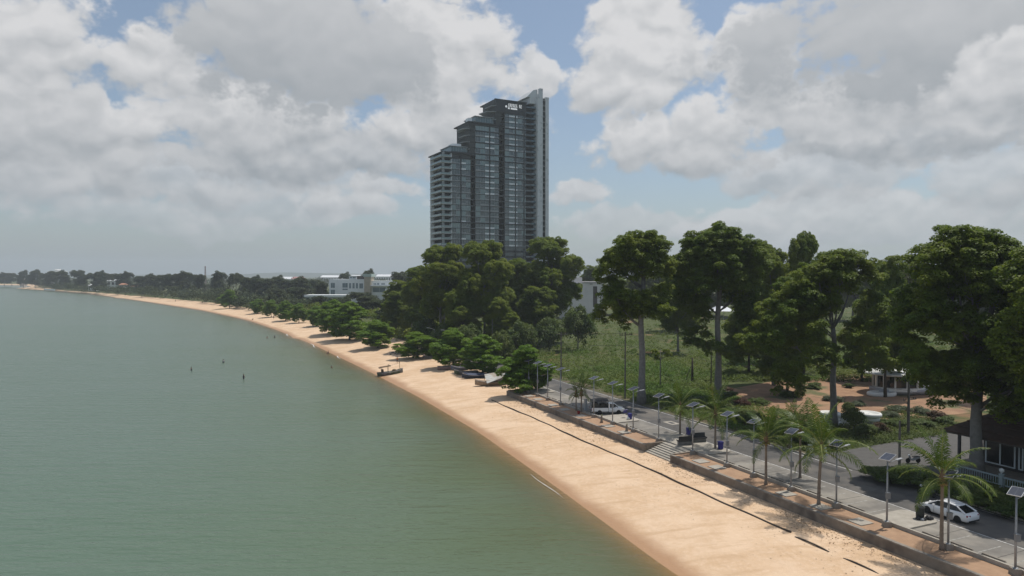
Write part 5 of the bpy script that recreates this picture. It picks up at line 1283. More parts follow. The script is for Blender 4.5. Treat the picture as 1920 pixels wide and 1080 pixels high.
def ring8(x, hw, zb, zt, roof=False):
    return [(x, -hw * .90, zb), (x, -hw * .985, zb + .10), (x, -hw, zb + (zt - zb) * .55), (x, -hw * .965, zt - .06), (x, -hw * .86, zt), (x, hw * .86, zt), (x, hw * .965, zt - .06), (x, hw, zb + (zt - zb) * .55), (x, hw * .985, zb + .10), (x, hw * .90, zb)]
def sedan(label, p, rz):
    t = thing('parked_sedan', label, 'car', p, rz)
    mb = MB(); st_ = [(-2.32, .66, .42, .70), (-2.26, .80, .30, .86), (-2.1, .86, .24, .955), (-1.6, .895, .21, .985), (-1.0, .905, .20, .955), (0, .91, .20, .925), (.8, .905, .20, .925), (1.3, .895, .20, .905), (1.8, .87, .22, .80), (2.1, .80, .26, .70), (2.26, .66, .34, .60), (2.31, .52, .42, .55)]
    mb.loft([ring8(*q) for q in st_]); mb.build('body', car_white, t, True)
    gh_ = [(-1.95, .66, .95, .98), (-1.15, .62, .90, 1.36), (-.4, .60, .88, 1.435), (.2, .60, .88, 1.42), (.62, .61, .88, 1.33), (1.32, .70, .86, .90)]
    mb = MB()
    for i in range(1): mb.loft([[(x, -hw * 1.24, zb), (x, -hw * 1.0, zt - .04), (x, -hw * .86, zt), (x, hw * .86, zt), (x, hw * 1.0, zt - .04), (x, hw * 1.24, zb)] for x, hw, zb, zt in gh_])
    mb.build('window_glass', glass_dark, t)
    mb = MB(); mb.loft([[(x, -w * 1.02, z - .03), (x, -w * .85, z + .018), (x, w * .85, z + .018), (x, w * 1.02, z - .03)] for x, w, z in ((-1.2, .60, 1.345), (-.8, .60, 1.41), (-.3, .595, 1.44), (.2, .595, 1.425), (.62, .60, 1.335))]); mb.build('roof', car_white, t, True)
    for sy in (-1, 1):
        mb = MB(); mb.tube([(-2.0, sy * .80, .95), (-1.6, sy * .72, 1.16), (-1.18, sy * .625, 1.37)], [.09, .075, .06], 6); mb.build('rear_pillar', car_white, t, True)
        mb = MB(); mb.tube([(1.34, sy * .84, .9), (.98, sy * .74, 1.12), (.60, sy * .61, 1.35)], .042, 6); mb.tube([(-.38, sy * .78, .92), (-.42, sy * .62, 1.42)], .035, 5); mb.build('pillar', car_white if sy else car_white, t, True)
        mb = MB(); mb.tube([(-1.15, sy * .625, 1.37), (-.4, sy * .61, 1.44), (.2, sy * .61, 1.425), (.62, sy * .615, 1.34)], .035, 6); mb.build('roof_rail', car_white, t, True)
        for x in (1.38, -1.38): wheel(t, x, sy * .82, .325, .22)
        mb = MB(); mb.box((.72, sy * .99, .98), (.16, .2, .13)); mb.build('wing_mirror', car_white, t)
        mb = MB(); mb.box((-2.19, sy * .66, .78), (.16, .36, .15), sy * -.25); mb.build('tail_light', tail_red, t)
        mb = MB(); mb.box((2.06, sy * .60, .64), (.24, .34, .12), sy * -.45); mb.build('headlight', lamp_glass, t)
        mb = MB(); mb.box((.15, sy * .915, .80), (.18, .02, .03)); mb.build('door_handle', rim_mat, t)
        mb = MB(); mb.box((-.45, sy * .908, .55), (.012, .012, .6)); mb.box((.75, sy * .908, .55), (.012, .012, .6)); mb.build('door_gap', black_plastic, t)
    mb = MB(); mb.box((-2.30, 0, .62), (.03, .5, .13)); mb.build('number_plate', frame_mat, t)
    mb = MB(); mb.box((-2.25, 0, .34), (.12, 1.4, .14)); mb.build('rear_bumper', black_plastic, t)
    mb = MB(); mb.box((0, 0, .19), (4.0, 1.5, .06)); mb.build('underbody', black_plastic, t)
    return t
sedan('white sedan seen from behind on the near lane of the road', at(1778, 968) + Vector((0, 0, .0)), RAZ)
def pickup(label, p, rz):
    t = thing('pickup_truck', label, 'pickup truck', p, rz)
    mb = MB(); st_ = [(.15, .82, .40, .98), (.2, .86, .36, 1.05), (.9, .88, .34, 1.08), (1.5, .88, .36, 1.10), (1.75, .87, .36, 1.08), (2.3, .85, .38, 1.0), (2.6, .76, .42, .88), (2.68, .60, .48, .78)]
    mb.loft([ring8(*q) for q in st_]); mb.build('cab_body', car_white, t, True)
    mb = MB(); mb.loft([[(x, -hw * 1.1, zb), (x, -hw, zt - .05), (x, -hw * .88, zt), (x, hw * .88, zt), (x, hw, zt - .05), (x, hw * 1.1, zb)] for x, hw, zb, zt in ((.18, .72, 1.0, 1.62), (.3, .72, 1.0, 1.70), (.95, .70, 1.02, 1.70), (1.1, .70, 1.02, 1.66), (1.72, .76, 1.04, 1.10))]); mb.build('window_glass', glass_dark, t)
    mb = MB(); mb.loft([[(x, -w, z - .05), (x, -w * .86, z + .02), (x, w * .86, z + .02), (x, w, z - .05)] for x, w, z in ((.12, .74, 1.68), (.3, .745, 1.71), (.9, .735, 1.71), (1.12, .72, 1.66))]); mb.build('roof', car_white, t, True)
    for sy in (-1, 1):
        mb = MB(); mb.tube([(1.74, sy * .80, 1.1), (1.12, sy * .70, 1.66)], .05, 6); mb.box((.24, sy * .75, 1.35), (.2, .08, .66)); mb.build('pillar', car_white, t)
        mb = MB(); mb.box((-1.22, sy * .83, .76), (2.62, .10, .56)); mb.build('bed_side', car_white, t)
        for x in (1.72, -1.30): wheel(t, x, sy * .78, .36, .24)
        mb = MB(); mb.box((1.28, sy * .98, 1.16), (.14, .2, .18)); mb.build('wing_mirror', car_white, t)
        mb = MB(); mb.box((2.52, sy * .66, .84), (.2, .3, .16), sy * -.4); mb.build('headlight', lamp_glass, t)
        mb = MB(); mb.box((-2.55, sy * .80, .82), (.06, .14, .32)); mb.build('tail_light', tail_red, t)
        mb = MB(); mb.box((1.0, sy * .885, .72), (.012, .012, .66)); mb.box((.62, sy * .89, .98), (.16, .03, .04)); mb.build('door_gap', black_plastic, t)
    mb = MB(); mb.box((-1.2, 0, .5), (2.6, 1.5, .12)); mb.box((.1, 0, .8), (.08, 1.6, .6)); mb.build('bed_floor', black_plastic, t)
    mb = MB(); mb.box((1.2, 0, .45), (2.4, 1.45, .2)); mb.box((-.9, 0, .42), (3, .8, .14)); mb.build('chassis', black_plastic, t)
    mb = MB(); mb.box((2.68, 0, .45), (.1, 1.3, .2)); mb.box((2.69, 0, .72), (.04, .8, .14)); mb.build('front_bumper', frame_mat, t)
    # load cage of bars, roofed with a dark sheet
    cg = MB()
    for x in (-2.48, -1.6, -.75, .05):
        for sy in (-1, 1): cg.tube([(x, sy * .78, 1.0), (x, sy * .74, 2.1)], .03, 5)
        cg.tube([(x, -.74, 2.1), (x, .74, 2.1)], .03, 5)
    for z in (1.35, 1.72, 2.1):
        for sy in (-1, 1): cg.tube([(-2.5, sy * .76, z), (.08, sy * .76, z)], .022, 5)
    cg.build('load_cage', dark_metal, t)
    mb = MB(); mb.box((-1.2, 0, 2.15), (2.75, 1.62, .05)); mb.build('cage_roof', mat('dark_sheet', (.028, .03, .04), .7, (.05, .05, .06), 2), t)
    mb = MB(); mb.box((-1.3, .1, .95), (2.1, 1.2, .7)); mb.box((-1.9, -.1, 1.5), (.8, 1.0, .5)); mb.box((-.6, 0, 1.45), (.9, .9, .4), .2); mb.build('load', mat('dark_load', (.04, .04, .037), .8, (.10, .09, .07), 3), t)
    mb = MB(); mb.tube([(-2.0, -.6, 2.3), (.5, -.5, 2.38)], .05, 5); mb.tube([(-2.2, .2, 2.3), (.4, .3, 2.4)], .06, 5); mb.tube([(-.2, -.7, 2.2), (.6, -.6, 1.8)], .03, 5); mb.build('roof_load', wood_post, t)
    return t
pk_ = at(1139, 777); pickup('white single cab pickup with a dark caged load parked across the bays', (pk_.x, pk_.y + .75, .004), R(3))
def small_car(label, px, py, paint_, rz, name='parked_car', z=-.05):
    t = thing(name, label, 'car', at(px, py, z), rz, 'cars parked under the beach trees')
    mb = MB(); mb.loft([ring8(x, w, b, q) for x, w, b, q in ((-2.0, .65, .4, .75), (-1.9, .78, .26, .92), (-1.2, .84, .2, .98), (.6, .84, .2, .95), (1.3, .83, .2, .93), (1.8, .76, .26, .78), (1.95, .6, .36, .62))]); mb.build('body', paint_, t, True)
    mb = MB(); mb.loft([[(x, -h * 1.2, b), (x, -h * .9, q), (x, h * .9, q), (x, h * 1.2, b)] for x, h, b, q in ((-1.8, .62, .92, .98), (-1.3, .6, .9, 1.45), (.1, .6, .9, 1.48), (1.15, .66, .88, .95))]); mb.build('window_glass', glass_dark, t)
    mb = MB(); mb.loft([[(x, -.6, z), (x, .6, z), (x, .55, z + .03), (x, -.55, z + .03)] for x, z in ((-1.4, 1.44), (-.6, 1.49), (.2, 1.47))]); mb.build('roof', paint_, t)
    for x in (-1.2, 1.2):
        for y in (-.76, .76): wheel(t, x, y, .31, .2)
    return t
silver = mat('silver_car_paint', (.45, .46, .47), .3, coat=.5)
small_car('silver car nosing out between the dark almond and the bright almond trees', 674, 616, silver, R(200))
small_car('white car parked under the small almond trees past the white annexe', 579, 592, car_white, R(170))
# motorbike in the shade
def motorbike(label, p, rz, col):
    t = thing('motorbike', label, 'motorbike', p, rz)
    for x in (-.62, .62):
        mb = MB(); mb.lathe([(.20, -.05), (.27, -.05), (.30, 0), (.27, .05), (.20, .05)], 18); o = mb.build('tyre', rubber, t, True, (x, 0, .3)); o.rotation_euler = (R(90), 0, 0)
        mb = MB(); mb.lathe([(.02, -.03), (.2, -.03), (.2, .03), (.02, .03)], 14); mb.build('rim', rim_mat, o)
    mb = MB(); mb.loft([[(x, -w, b), (x, w, b), (x, w * .7, q), (x, -w * .7, q)] for x, w, b, q in ((-.85, .08, .62, .74), (-.4, .14, .45, .74), (0, .12, .3, .55), (.25, .12, .3, .55), (.45, .16, .45, .85))]); mb.build('body', col, t)
    mb = MB(); mb.loft([[(x, -w, b), (x, w, b), (x, w * .8, q), (x, -w * .8, q)] for x, w, b, q in ((-.8, .1, .74, .8), (-.4, .15, .74, .84), (.05, .12, .7, .78))]); mb.build('saddle', black_plastic, t)
    mb = MB(); mb.tube([(.62, 0, .3), (.42, 0, .95)], .04, 6); mb.tube([(.38, -.33, 1.05), (.42, 0, 1.0), (.38, .33, 1.05)], .022, 6); mb.tube([(.38, .28, 1.05), (.40, .34, 1.25)], .01, 4); mb.build('handlebar', dark_metal, t)
    mb = MB(); mb.box((.5, 0, .93), (.14, .22, .16)); mb.build('headlight', lamp_glass, t)
    return t
motorbike('dark motorbike with a white front standing in the shade beyond the sedan', at(1737, 930), RAZ + R(10), mat('bike_paint', (.05, .05, .06), .3))
motorbike('motorbike parked in the deep shade by the forecourt entrance', at(1712, 868), RAZ + R(70), mat('bike_paint_pale', (.35, .36, .37), .3))

# ------------------------------------------------------------------ benches, bins and small street furniture
granite = mat('black_granite', (.022, .023, .025), .3, (.04, .04, .043), 12)
def bench(label, p, rz):
    t = thing('stone_bench', label, 'bench', p, rz, 'stone benches above the beach steps')
    mb = MB(); mb.box((0, .02, .50), (2.0, .55, .09)); mb.build('seat', granite, t)
    mb = MB(); mb.box((0, .27, .86), (2.0, .09, .62), 0, 0, R(-8)); mb.build('backrest', granite, t)
    mb = MB(); mb.box((0, .05, .23), (1.94, .42, .44)); mb.build('plinth', mat('bench_plinth', (.17, .17, .165), .8, (.12, .12, .115), 3), t)
    for x in (-1.03, 1.03):
        mb = MB(); mb.box((x, .0, .62), (.10, .5, .12)); mb.build('armrest', granite, t)
b1, b2 = at(1284, 836), at(1310, 831)
bench('left black stone bench with its back turned to the beach', b1 + Vector((0, 0, .15)), R(14) + math.pi); bench('right black stone bench with its seat facing the beach', b2 + Vector((0, 0, .15)), R(12))
def blue_bin(label, p, rz=0, fallen=False):
    t = thing('blue_bin', label, 'bin', p, rz, 'blue rubbish bins')
    mb = MB(); n = 4
    mb.box((0, 0, .45), (.46, .42, .86), taper=1.18); b = mb.build('body', blue_plastic, t)
    mb = MB(); mb.box((0, 0, .90), (.60, .56, .07)); mb.box((0, .02, .95), (.5, .46, .06), taper=.8); l = mb.build('lid', blue_plastic, t)
    for x in (-.2, .2):
        mb = MB(); mb.lathe([(.02, -.03), (.08, -.03), (.08, .03), (.02, .03)], 10); w_ = mb.build('wheel', rubber, t, False, (x, .24, .08)); w_.rotation_euler = (0, R(90), 0)
    mb = MB(); mb.tube([(-.22, .3, .86), (-.22, .36, .9), (.22, .36, .9), (.22, .3, .86)], .02, 5); mb.build('handle', blue_plastic, t)
    if fallen:
        l.rotation_euler = (R(-60), 0, 0); l.location = (0, .62, .5)
        mb = MB(); mb.lathe([(.02, 0), (.2, .05), (.24, .2), (.14, .36), (.02, .42)], 9, (-.32, -.1, .0)); mb.build('white_bag', white_paint, t, True)
    return t
blue_bin('open blue bin with its lid hanging back, right of the white pickup', at(1181, 786, .15), R(20), True)
blue_bin('blue bin standing behind the left stone bench', at(1291, 815, .15), R(10))
blue_bin('blue bin standing by the lamp right of the palm on the island', at(1351, 842, .15), R(15))
t = thing('black_bin', 'round black rubbish bin with rubbish bags heaped at its foot', 'bin', at(1725, 972, .15))
mb = MB(); mb.lathe([(.30, 0), (.33, .05), (.37, .95), (.40, 1.0), (.40, 1.06), (.35, 1.06), (.33, .9), (.05, .85)], 18); mb.build('drum', mat('bin_black', (.025, .03, .028), .6), t, True)
bags = thing('rubbish_bags', 'black rubbish bags lying against the round black bin', 'rubbish', at(1725, 972, .15), 0)
for x, y, r in ((-.32, -.28, .24), (.12, -.42, .22), (.62, -.25, .3), (.9, -.2, .2)):
    mb = MB(); mb.lathe([(r * .6, 0), (r, r * .3), (r * .92, r * .7), (r * .45, r * 1.05), (.04, r * 1.3)], 9, (x, y, 0)); mb.build('bag', black_plastic, bags, True)
mb = MB(); mb.lathe([(.15, 0), (.17, .12), (.05, .2)], 8, (-.1, -.5, 0)); mb.build('bag', mat('bag_grey', (.3, .31, .33), .5), bags, True)
t = thing('utility_cabinet', 'narrow grey metal cabinet post behind the tail of the white pickup', 'cabinet', us(54.9, 93.6, .0), RAZ)
p = at(1098, 771); t.location = (p.x, p.y, 0)
mb = MB(); mb.box((0, 0, .95), (.42, .36, 1.9)); mb.box((0, 0, 1.93), (.5, .44, .06)); mb.build('cabinet', mat('cabinet_paint', (.42, .43, .45), .5), t)
mb = MB(); mb.box((0, -.19, .95), (.34, .02, 1.6)); mb.build('door', mat('cabinet_door', (.36, .37, .39), .5), t)
t = thing('red_bucket', 'red plastic bucket at the foot of the short palm left of the pickup', 'bucket', at(1085, 776))
mb = MB(); mb.lathe([(.17, 0), (.24, .42), (.26, .45), (.22, .45), (.15, .05)], 12); mb.build('tub', mat('red_plastic', (.30, .03, .025), .5), t); mb = MB(); mb.tube([(-.24, 0, .42), (0, 0, .62), (.24, 0, .42)], .012, 4); mb.build('handle', dark_metal, t)
for px, py, lb in ((1128, 792, 'dead palm stump on a square pad before the pickup tail'), (1175, 809, 'dead palm stump on a square pad before the fallen blue bin')):
    t = thing('palm_stump', lb, 'stump', at(px, py), 0, 'palm stumps')
    mb = MB(); mb.lathe([(.24, 0), (.19, .2), (.16, .7), (.12, .95), (.03, 1.02)], 9); mb.build('trunk', palm_bark, t, True); mb = MB(); mb.box((.05, .02, 1.0), (.06, .16, .3), .3, 0, .3); mb.build('leaf_stub', rach, t)
for px, py, lb in ((1519, 852, 'left pale sandwich board on the verge behind the palms'), (1544, 853, 'right pale sandwich board on the verge behind the palms')):
    t = thing('sandwich_board', lb, 'sign board', at(px, py), R(12), 'pale sandwich boards')
    for sy in (-1, 1):
        mb = MB(); mb.box((0, sy * .2, .62), (.62, .03, 1.3), 0, 0, sy * .3); mb.build('board', mat('board_grey', (.42, .44, .46), .6), t)
    mb = MB(); mb.tube([(-.3, 0, 1.2), (.3, 0, 1.2)], .025, 5); mb.build('hinge', galv, t)

# ------------------------------------------------------------------ boats and shelters on the beach
def hull_rings(L, B, Dp, rise_bow, rise_st, n=13):
    rg = []
    for i in range(n):
        q = i / (n - 1); x = -L / 2 + L * q; wd = B / 2 * (math.sin(math.pi * (.14 + .80 * q)) ** .7 if q < .97 else .12)
        sh = rise_bow * max(q - .5, 0) ** 2 * 4 + rise_st * max(.5 - q, 0) ** 2 * 4; kz = .55 * rise_bow * max(q - .72, 0) ** 2 * 12 * .5
        rg.append([(x, -wd * .15, kz), (x, -wd * .75, kz + Dp * .22), (x, -wd, Dp + sh), (x, -wd * .88, Dp + sh), (x, -wd * .6, kz + Dp * .4), (x, wd * .6, kz + Dp * .4), (x, wd * .88, Dp + sh), (x, wd, Dp + sh), (x, wd * .75, kz + Dp * .22), (x, wd * .15, kz)])
    return rg
def boat(name, label, p, rz, L, B, mats, canopy=False, sheet=None, pitch=0.0):
    t = thing(name, label, 'boat', p, rz); t.rotation_euler = (0, -pitch, rz)
    mb = MB(); rg = hull_rings(L, B, .72, .5, .12); mb.loft(rg); mb.build('hull', mats[0], t, True)
    for k in (2, 7):                                               # gunwale planks
        mb = MB(); mb.tube([Vector(r[k]) for r in rg], .05, 5); mb.build('gunwale', mats[1], t, True)
    for x in (-L * .25, 0, L * .22):
        mb = MB(); mb.box((x, 0, .62), (.22, B * .78, .05)); mb.build('thwart', mats[1], t)
    if canopy:
        for x in (-L * .33, -L * .08):
            for sy in (-.5, .5): 
                mb = MB(); mb.tube([(x, sy, .5), (x, sy, 2.0)], .045, 5); mb.build('post', bark_dark, t)
        mb = MB(); mb.loft([[(x, -.85, z), (x, -.4, z + .14), (x, .4, z + .14), (x, .85, z), (x, .4, z + .08), (x, -.4, z + .08)] for x, z in ((-L * .44, 1.85), (-L * .36, 2.0), (-L * .06, 2.08), (L * .02, 2.12))]); mb.build('canopy', mat('canopy_brown', (.13, .085, .05), .9, (.09, .06, .035), 2), t)
        mb = MB(); mb.box((-L * .30, 0, 1.0), (.45, .8, 1.0)); mb.build('engine_box', mat('engine_brown', (.10, .07, .04), .7), t)
        mb = MB(); mb.tube([(L * .40, 0, 1.0), (L * .385, .02, 1.6), (L * .395, .0, 2.2), (L * .385, 0, 2.9)], [.08, .06, .06, .05], 6); mb.box((L * .387, 0, 2.75), (.16, .16, .34)); mb.build('bow_post', mat('bow_post', (.30, .22, .13), .8), t)
        mb = MB(); mb.tube([(L * .02, 0, 2.2), (L * .2, 0, 2.3), (L * .385, 0, 2.45)], .02, 4); mb.build('stay_rope', cab, t)
        mb = MB(); mb.lathe([(.55, 0), (.52, .3), (.35, .52), (.05, .6)], 12, (L * .16, 0, .66)); mb.build('net_pile', mat('net_pile', (.16, .13, .075), .95, (.10, .085, .05), 4), t, True)
        mb = MB(); mb.lathe([(.02, -.1), (.16, -.06), (.16, .06), (.02, .1)], 9, (-L * .05, 0, 2.42)); mb.build('float', mat('float_tan', (.4, .3, .2), .8), t, True)
    if sheet:
        mb = MB(); mb.loft([[(x, -B * .52 * w, z - .12), (x, -B * .2 * w, z + .25), (x, B * .2 * w, z + .25), (x, B * .52 * w, z - .12)] for x, w, z in ((-L * .42, .7, .78), (-L * .2, 1, .86), (L * .05, 1, .88), (L * .28, .9, .95), (L * .42, .4, 1.15))]); mb.build('cover_sheet', sheet, t)
    return t
hull_grey = mat('hull_grey_violet', (.17, .16, .18), .8, (.10, .095, .10), 2, c3=(.07, .09, .05), scale3=.8); wood_trim = mat('boat_trim', (.32, .29, .27), .8); hull_tan = mat('hull_tan', (.34, .25, .17), .8, (.24, .17, .11), 2)
def bp2(px, py): 
    p = at(px, py, -1.6)
    for _ in range(4): p = at(px, py, gz(p.x, p.y))
    return p
boat('fishing_boat', 'small grey fishing boat with a brown canopy and bow post alone on the open sand', bp2(732, 702) + Vector((0, 0, -.05)), R(24), 6.2, 1.9, [hull_grey, wood_trim], True, None, R(4))
boat('beached_hull', 'pinkish ended old boat hull under the layered almond tree', bp2(838, 693), R(5), 4.6, 1.6, [mat('hull_pinkish', (.30, .20, .18), .8, (.2, .15, .15), 1.5), wood_trim])
boat('beached_hull', 'narrow grey boat hull pointing seawards between two beached boats', bp2(874, 702), R(196), 5.6, 1.4, [hull_grey, wood_trim])
boat('beached_hull', 'blue sheeted boat half in shade beside the tarpaulin shelter', bp2(890, 709), R(188), 5.6, 1.9, [mat('hull_blue_dark', (.03, .04, .06), .7), wood_trim], False, mat('blue_sheet', (.02, .035, .08), .6, (.035, .05, .10), 1.5))
boat('beached_hull', 'small boat hull with a blue band behind the narrow grey hull', bp2(862, 694), R(190), 4.2, 1.4, [mat('hull_blue', (.06, .09, .16), .7, (.12, .13, .15), 1.5), wood_trim])
boat('sheltered_boat', 'tan bowed boat poking out from under the grey tarpaulin', bp2(922, 722), R(187), 7.0, 2.0, [hull_tan, wood_trim], False, None)
def tarp(name, label, cat, corners, sagv, m, poles):
    t = thing(name, label, cat, corners[0] * 0.25 + corners[1] * .25 + corners[2] * .25 + corners[3] * .25); c0 = t.location.copy(); c0.z = gz(c0.x, c0.y); t.location = c0
    n = 11; rows = []
    for i in range(n):
        for j in range(n):
            a, b = i / (n - 1), j / (n - 1); p = corners[0] * (1 - a) * (1 - b) + corners[1] * a * (1 - b) + corners[2] * a * b + corners[3] * (1 - a) * b
            z = -sagv * math.sin(math.pi * a) * math.sin(math.pi * b) + .10 * math.sin(a * 9 + b * 4) * math.sin(b * 7)
            rows.append(p + Vector((0, 0, z)) - c0)
    mb = MB(); mb.add(rows, [(i * n + j, (i + 1) * n + j, (i + 1) * n + j + 1, i * n + j + 1) for i in range(n - 1) for j in range(n - 1)]); mb.add([r - Vector((0, 0, .03)) for r in rows], [(i * n + j, i * n + j + 1, (i + 1) * n + j + 1, (i + 1) * n + j) for i in range(n - 1) for j in range(n - 1)]); mb.build('sheet', m, t, True)
    for k in poles:
        c = corners[k]; mb = MB(); mb.tube([Vector((c.x, c.y, gz(c.x, c.y) - .1)) - c0, c - c0 + Vector((0, 0, .05))], .05, 5); mb.build('pole', wood_post, t)
    return t
tarp_grey = mat('tarpaulin_grey', (.46, .46, .43), .7, (.38, .37, .34), 1.2, c3=(.33, .28, .22), scale3=.5)
def P3(px, py, D): return up_at(px, py, D)
tarp('tarpaulin_shelter', 'sagging pale grey tarpaulin on poles over a boat at the sand edge', 'shelter', [P3(913, 719, 139), P3(948, 706, 139), P3(946, 697.5, 146), P3(908, 701, 146)], .35, tarp_grey, (0, 1, 2, 3))
tarp('tarpaulin_awning', 'dark grey tarpaulin roof behind the pale shelter', 'shelter', [P3(930, 699, 147), P3(972, 699, 147), P3(968, 688, 154), P3(932, 690, 154)], .2, mat('tarpaulin_dark', (.20, .20, .20), .8, (.26, .24, .22), .8), (0, 1, 2, 3))
t = thing('green_parasol', 'closed bright green parasol standing beside the tarpaulin shelter', 'parasol', Vector((D_at(951.5, 141), 141, gz(D_at(951.5, 141), 141))))
mb = MB(); mb.tube([(0, 0, 0), (0, 0, 3.6)], .035, 6); mb.build('pole', mat('red_pole', (.25, .04, .03), .5), t)
mb = MB(); mb.lathe([(.52, 1.55), (.5, 1.7), (.36, 2.3), (.12, 2.9), (.03, 3.1)], 9); mb.build('canopy', mat('green_cloth', (.02, .26, .17), .8), t)
# rough stuff lying below the almond trees: stacked crates and a beach stall
for px, py, lb, w_ in ((640, 622, 'brown stall table under the dark almond trees', 2.4), (742, 664, 'low grey stone heap between the bright almond trees', 2.6), (800, 672, 'grey heap with a sheet by the low bright almond tree', 2.2)):
    p = bp2(px, py); t = thing('beach_stall' if 'stall' in lb else 'rubble_heap', lb, 'stall' if 'stall' in lb else 'heap', p)
    if 'stall' in lb:
        mb = MB(); mb.box((0, 0, .8), (2.4, 1.2, .08)); mb.build('table_top', hull_tan, t)
        for x in (-1.1, 1.1):
            mb = MB(); mb.box((x, 0, .4), (.1, 1.0, .8)); mb.build('leg', wood_post, t)
    else:
        g = random.Random(px)
        for k in range(14):
            mb = MB(); r = g.uniform(.25, .6); mb.lathe([(r * .7, -.1), (r, r * .25), (r * .7, r * .6), (r * .1, r * .75)], 7, (0, 0, 0), 0, g.uniform(.7, 1.3), g.uniform(.7, 1.1)); mb.build('stone', concrete, t, True, (g.uniform(-w_, w_) * .6, g.uniform(-.8, .8), g.uniform(0, .4)), g.uniform(0, 6))

# ------------------------------------------------------------------ people
skin = mat('skin', (.30, .17, .11), .6); hair = mat('hair', (.015, .012, .01), .6)
def person(label, p, rz, pose='stand', shirt=None, shorts=(.05, .06, .09), cat='person'):
    t = thing('person', label, cat, p, rz)
    J = {'pelvis': (0, 0, .95), 'waist': (0, 0, 1.08), 'chest': (0, .01, 1.32), 'neck': (0, .015, 1.48), 'head0': (0, .02, 1.56), 'head1': (0, .03, 1.68), 'crown': (0, .02, 1.75)}
    for s_, n in ((-1, 'l'), (1, 'r')):
        J.update({n + 'hip': (s_ * .095, 0, .90), n + 'knee': (s_ * .11, .03, .50), n + 'ank': (s_ * .11, -.01, .09), n + 'toe': (s_ * .12, .15, .04), n + 'sho': (s_ * .17, .0, 1.41), n + 'elb': (s_ * .24, -.02, 1.13), n + 'wri': (s_ * .25, .08, .90), n + 'hand': (s_ * .25, .12, .80)})
    if pose == 'walk':
        J['lknee'] = (-.1, .16, .52); J['lank'] = (-.1, .18, .10); J['ltoe'] = (-.1, .33, .06); J['rknee'] = (.1, -.02, .50); J['rank'] = (.1, -.26, .14); J['rtoe'] = (.1, -.14, .04); J['lwri'] = (-.25, -.1, .9); J['lhand'] = (-.25, -.12, .8); J['rwri'] = (.25, .2, .95); J['rhand'] = (.25, .26, .87)
    if pose == 'reach':
        J['relb'] = (.38, .12, 1.30); J['rwri'] = (.52, .25, 1.22); J['rhand'] = (.58, .31, 1.2); J['lelb'] = (-.36, .1, 1.25); J['lwri'] = (-.42, .28, 1.12); J['lhand'] = (-.43, .36, 1.1)
    if pose == 'sit':
        dz = -.72
        for k in list(J):
            x, y, z = J[k]
            if not any(q in k for q in ('knee', 'ank', 'toe')): J[k] = (x, y - .1, z + dz)
        for s_, n in ((-1, 'l'), (1, 'r')): J[n + 'knee'] = (s_ * .16, .30, .48); J[n + 'ank'] = (s_ * .14, .48, .10); J[n + 'toe'] = (s_ * .14, .62, .05)
    E = [('pelvis', 'waist'), ('waist', 'chest'), ('chest', 'neck'), ('neck', 'head0'), ('head0', 'head1'), ('head1', 'crown')]
    for n in 'lr': E += [('pelvis', n + 'hip'), (n + 'hip', n + 'knee'), (n + 'knee', n + 'ank'), (n + 'ank', n + 'toe'), ('chest', n + 'sho'), (n + 'sho', n + 'elb'), (n + 'elb', n + 'wri'), (n + 'wri', n + 'hand')]
    names = list(J); me = bpy.data.meshes.new('body'); me.from_pydata([J[k] for k in names], [(names.index(a), names.index(b)) for a, b in E], []); me.materials.append(skin)
    o = link('body', me, t); md = o.modifiers.new('skin', 'SKIN')
    rad = {'pelvis': (.15, .11), 'waist': (.135, .10), 'chest': (.155, .11), 'neck': (.055, .055), 'head0': (.085, .09), 'head1': (.09, .10), 'crown': (.055, .06)}
    for i, k in enumerate(names):
        b = k[1:]; r = rad.get(k) or {'hip': (.09, .09), 'knee': (.06, .06), 'ank': (.04, .045), 'toe': (.04, .03), 'sho': (.06, .06), 'elb': (.042, .042), 'wri': (.03, .03), 'hand': (.045, .025)}[b]
        me.skin_vertices[0].data[i].radius = r
    me.skin_vertices[0].data[names.index('pelvis')].use_root = True
    sb = o.modifiers.new('sub', 'SUBSURF'); sb.levels = 1; sb.render_levels = 1; md.use_smooth_shade = True
    h1 = Vector(J['head1']); mb = MB(); mb.lathe([(.10, -.03), (.112, .03), (.09, .09), (.03, .125)], 10, h1 + Vector((0, -.02, .0))); mb.build('hair', hair, t, True)
    pz = Vector(J['pelvis']); 
    if shirt:
        mb = MB(); c = Vector(J['chest']); mb.loft([[(x * a + q.x, y * b + q.y, q.z) for x, y in ((-1, -.3), (-.6, -1), (.6, -1), (1, -.3), (1, .3), (.6, 1), (-.6, 1), (-1, .3))] for q, a, b in ((pz + Vector((0, 0, .02)), .17, .135), (Vector(J['waist']), .165, .13), (c, .195, .14), (c + Vector((0, 0, .11)), .17, .10))]); mb.build('shirt', mat('shirt%d' % len(MATS), shirt, .8), t, True)
    mb = MB()
    for n in 'lr':
        a, b = Vector(J[n + 'hip']), Vector(J[n + 'knee']); mb.tube([a + Vector((0, 0, .1)), a, a.lerp(b, .8)], [.115, .115, .095], 8)
    mb.build('shorts', mat('shorts%d' % len(MATS), shorts, .8), t, True)
    return t
def in_water(px, py, depth):
    p = at(px, py, SEA_Z); return (p.x, p.y, SEA_Z - depth)
person('wading person farthest left in the sea, arms held out', in_water(359, 695, .8), R(100), 'reach', (.04, .045, .055))
person('wading person farther out of the three, between the other two', in_water(419, 680, .8), R(30), 'stand', (.30, .30, .32))
person('wading person closest to the beach of the three standing in the open sea', in_water(457, 711, .5), R(150), 'stand', (.02, .022, .03))
person('bather low in the water near the shore, left of a pair', in_water(501, 634, 1.05), R(60), 'reach', (.2, .1, .08))
person('bather low in the water near the shore, right of a pair', in_water(515, 633, .95), R(200), 'stand', (.05, .05, .06))
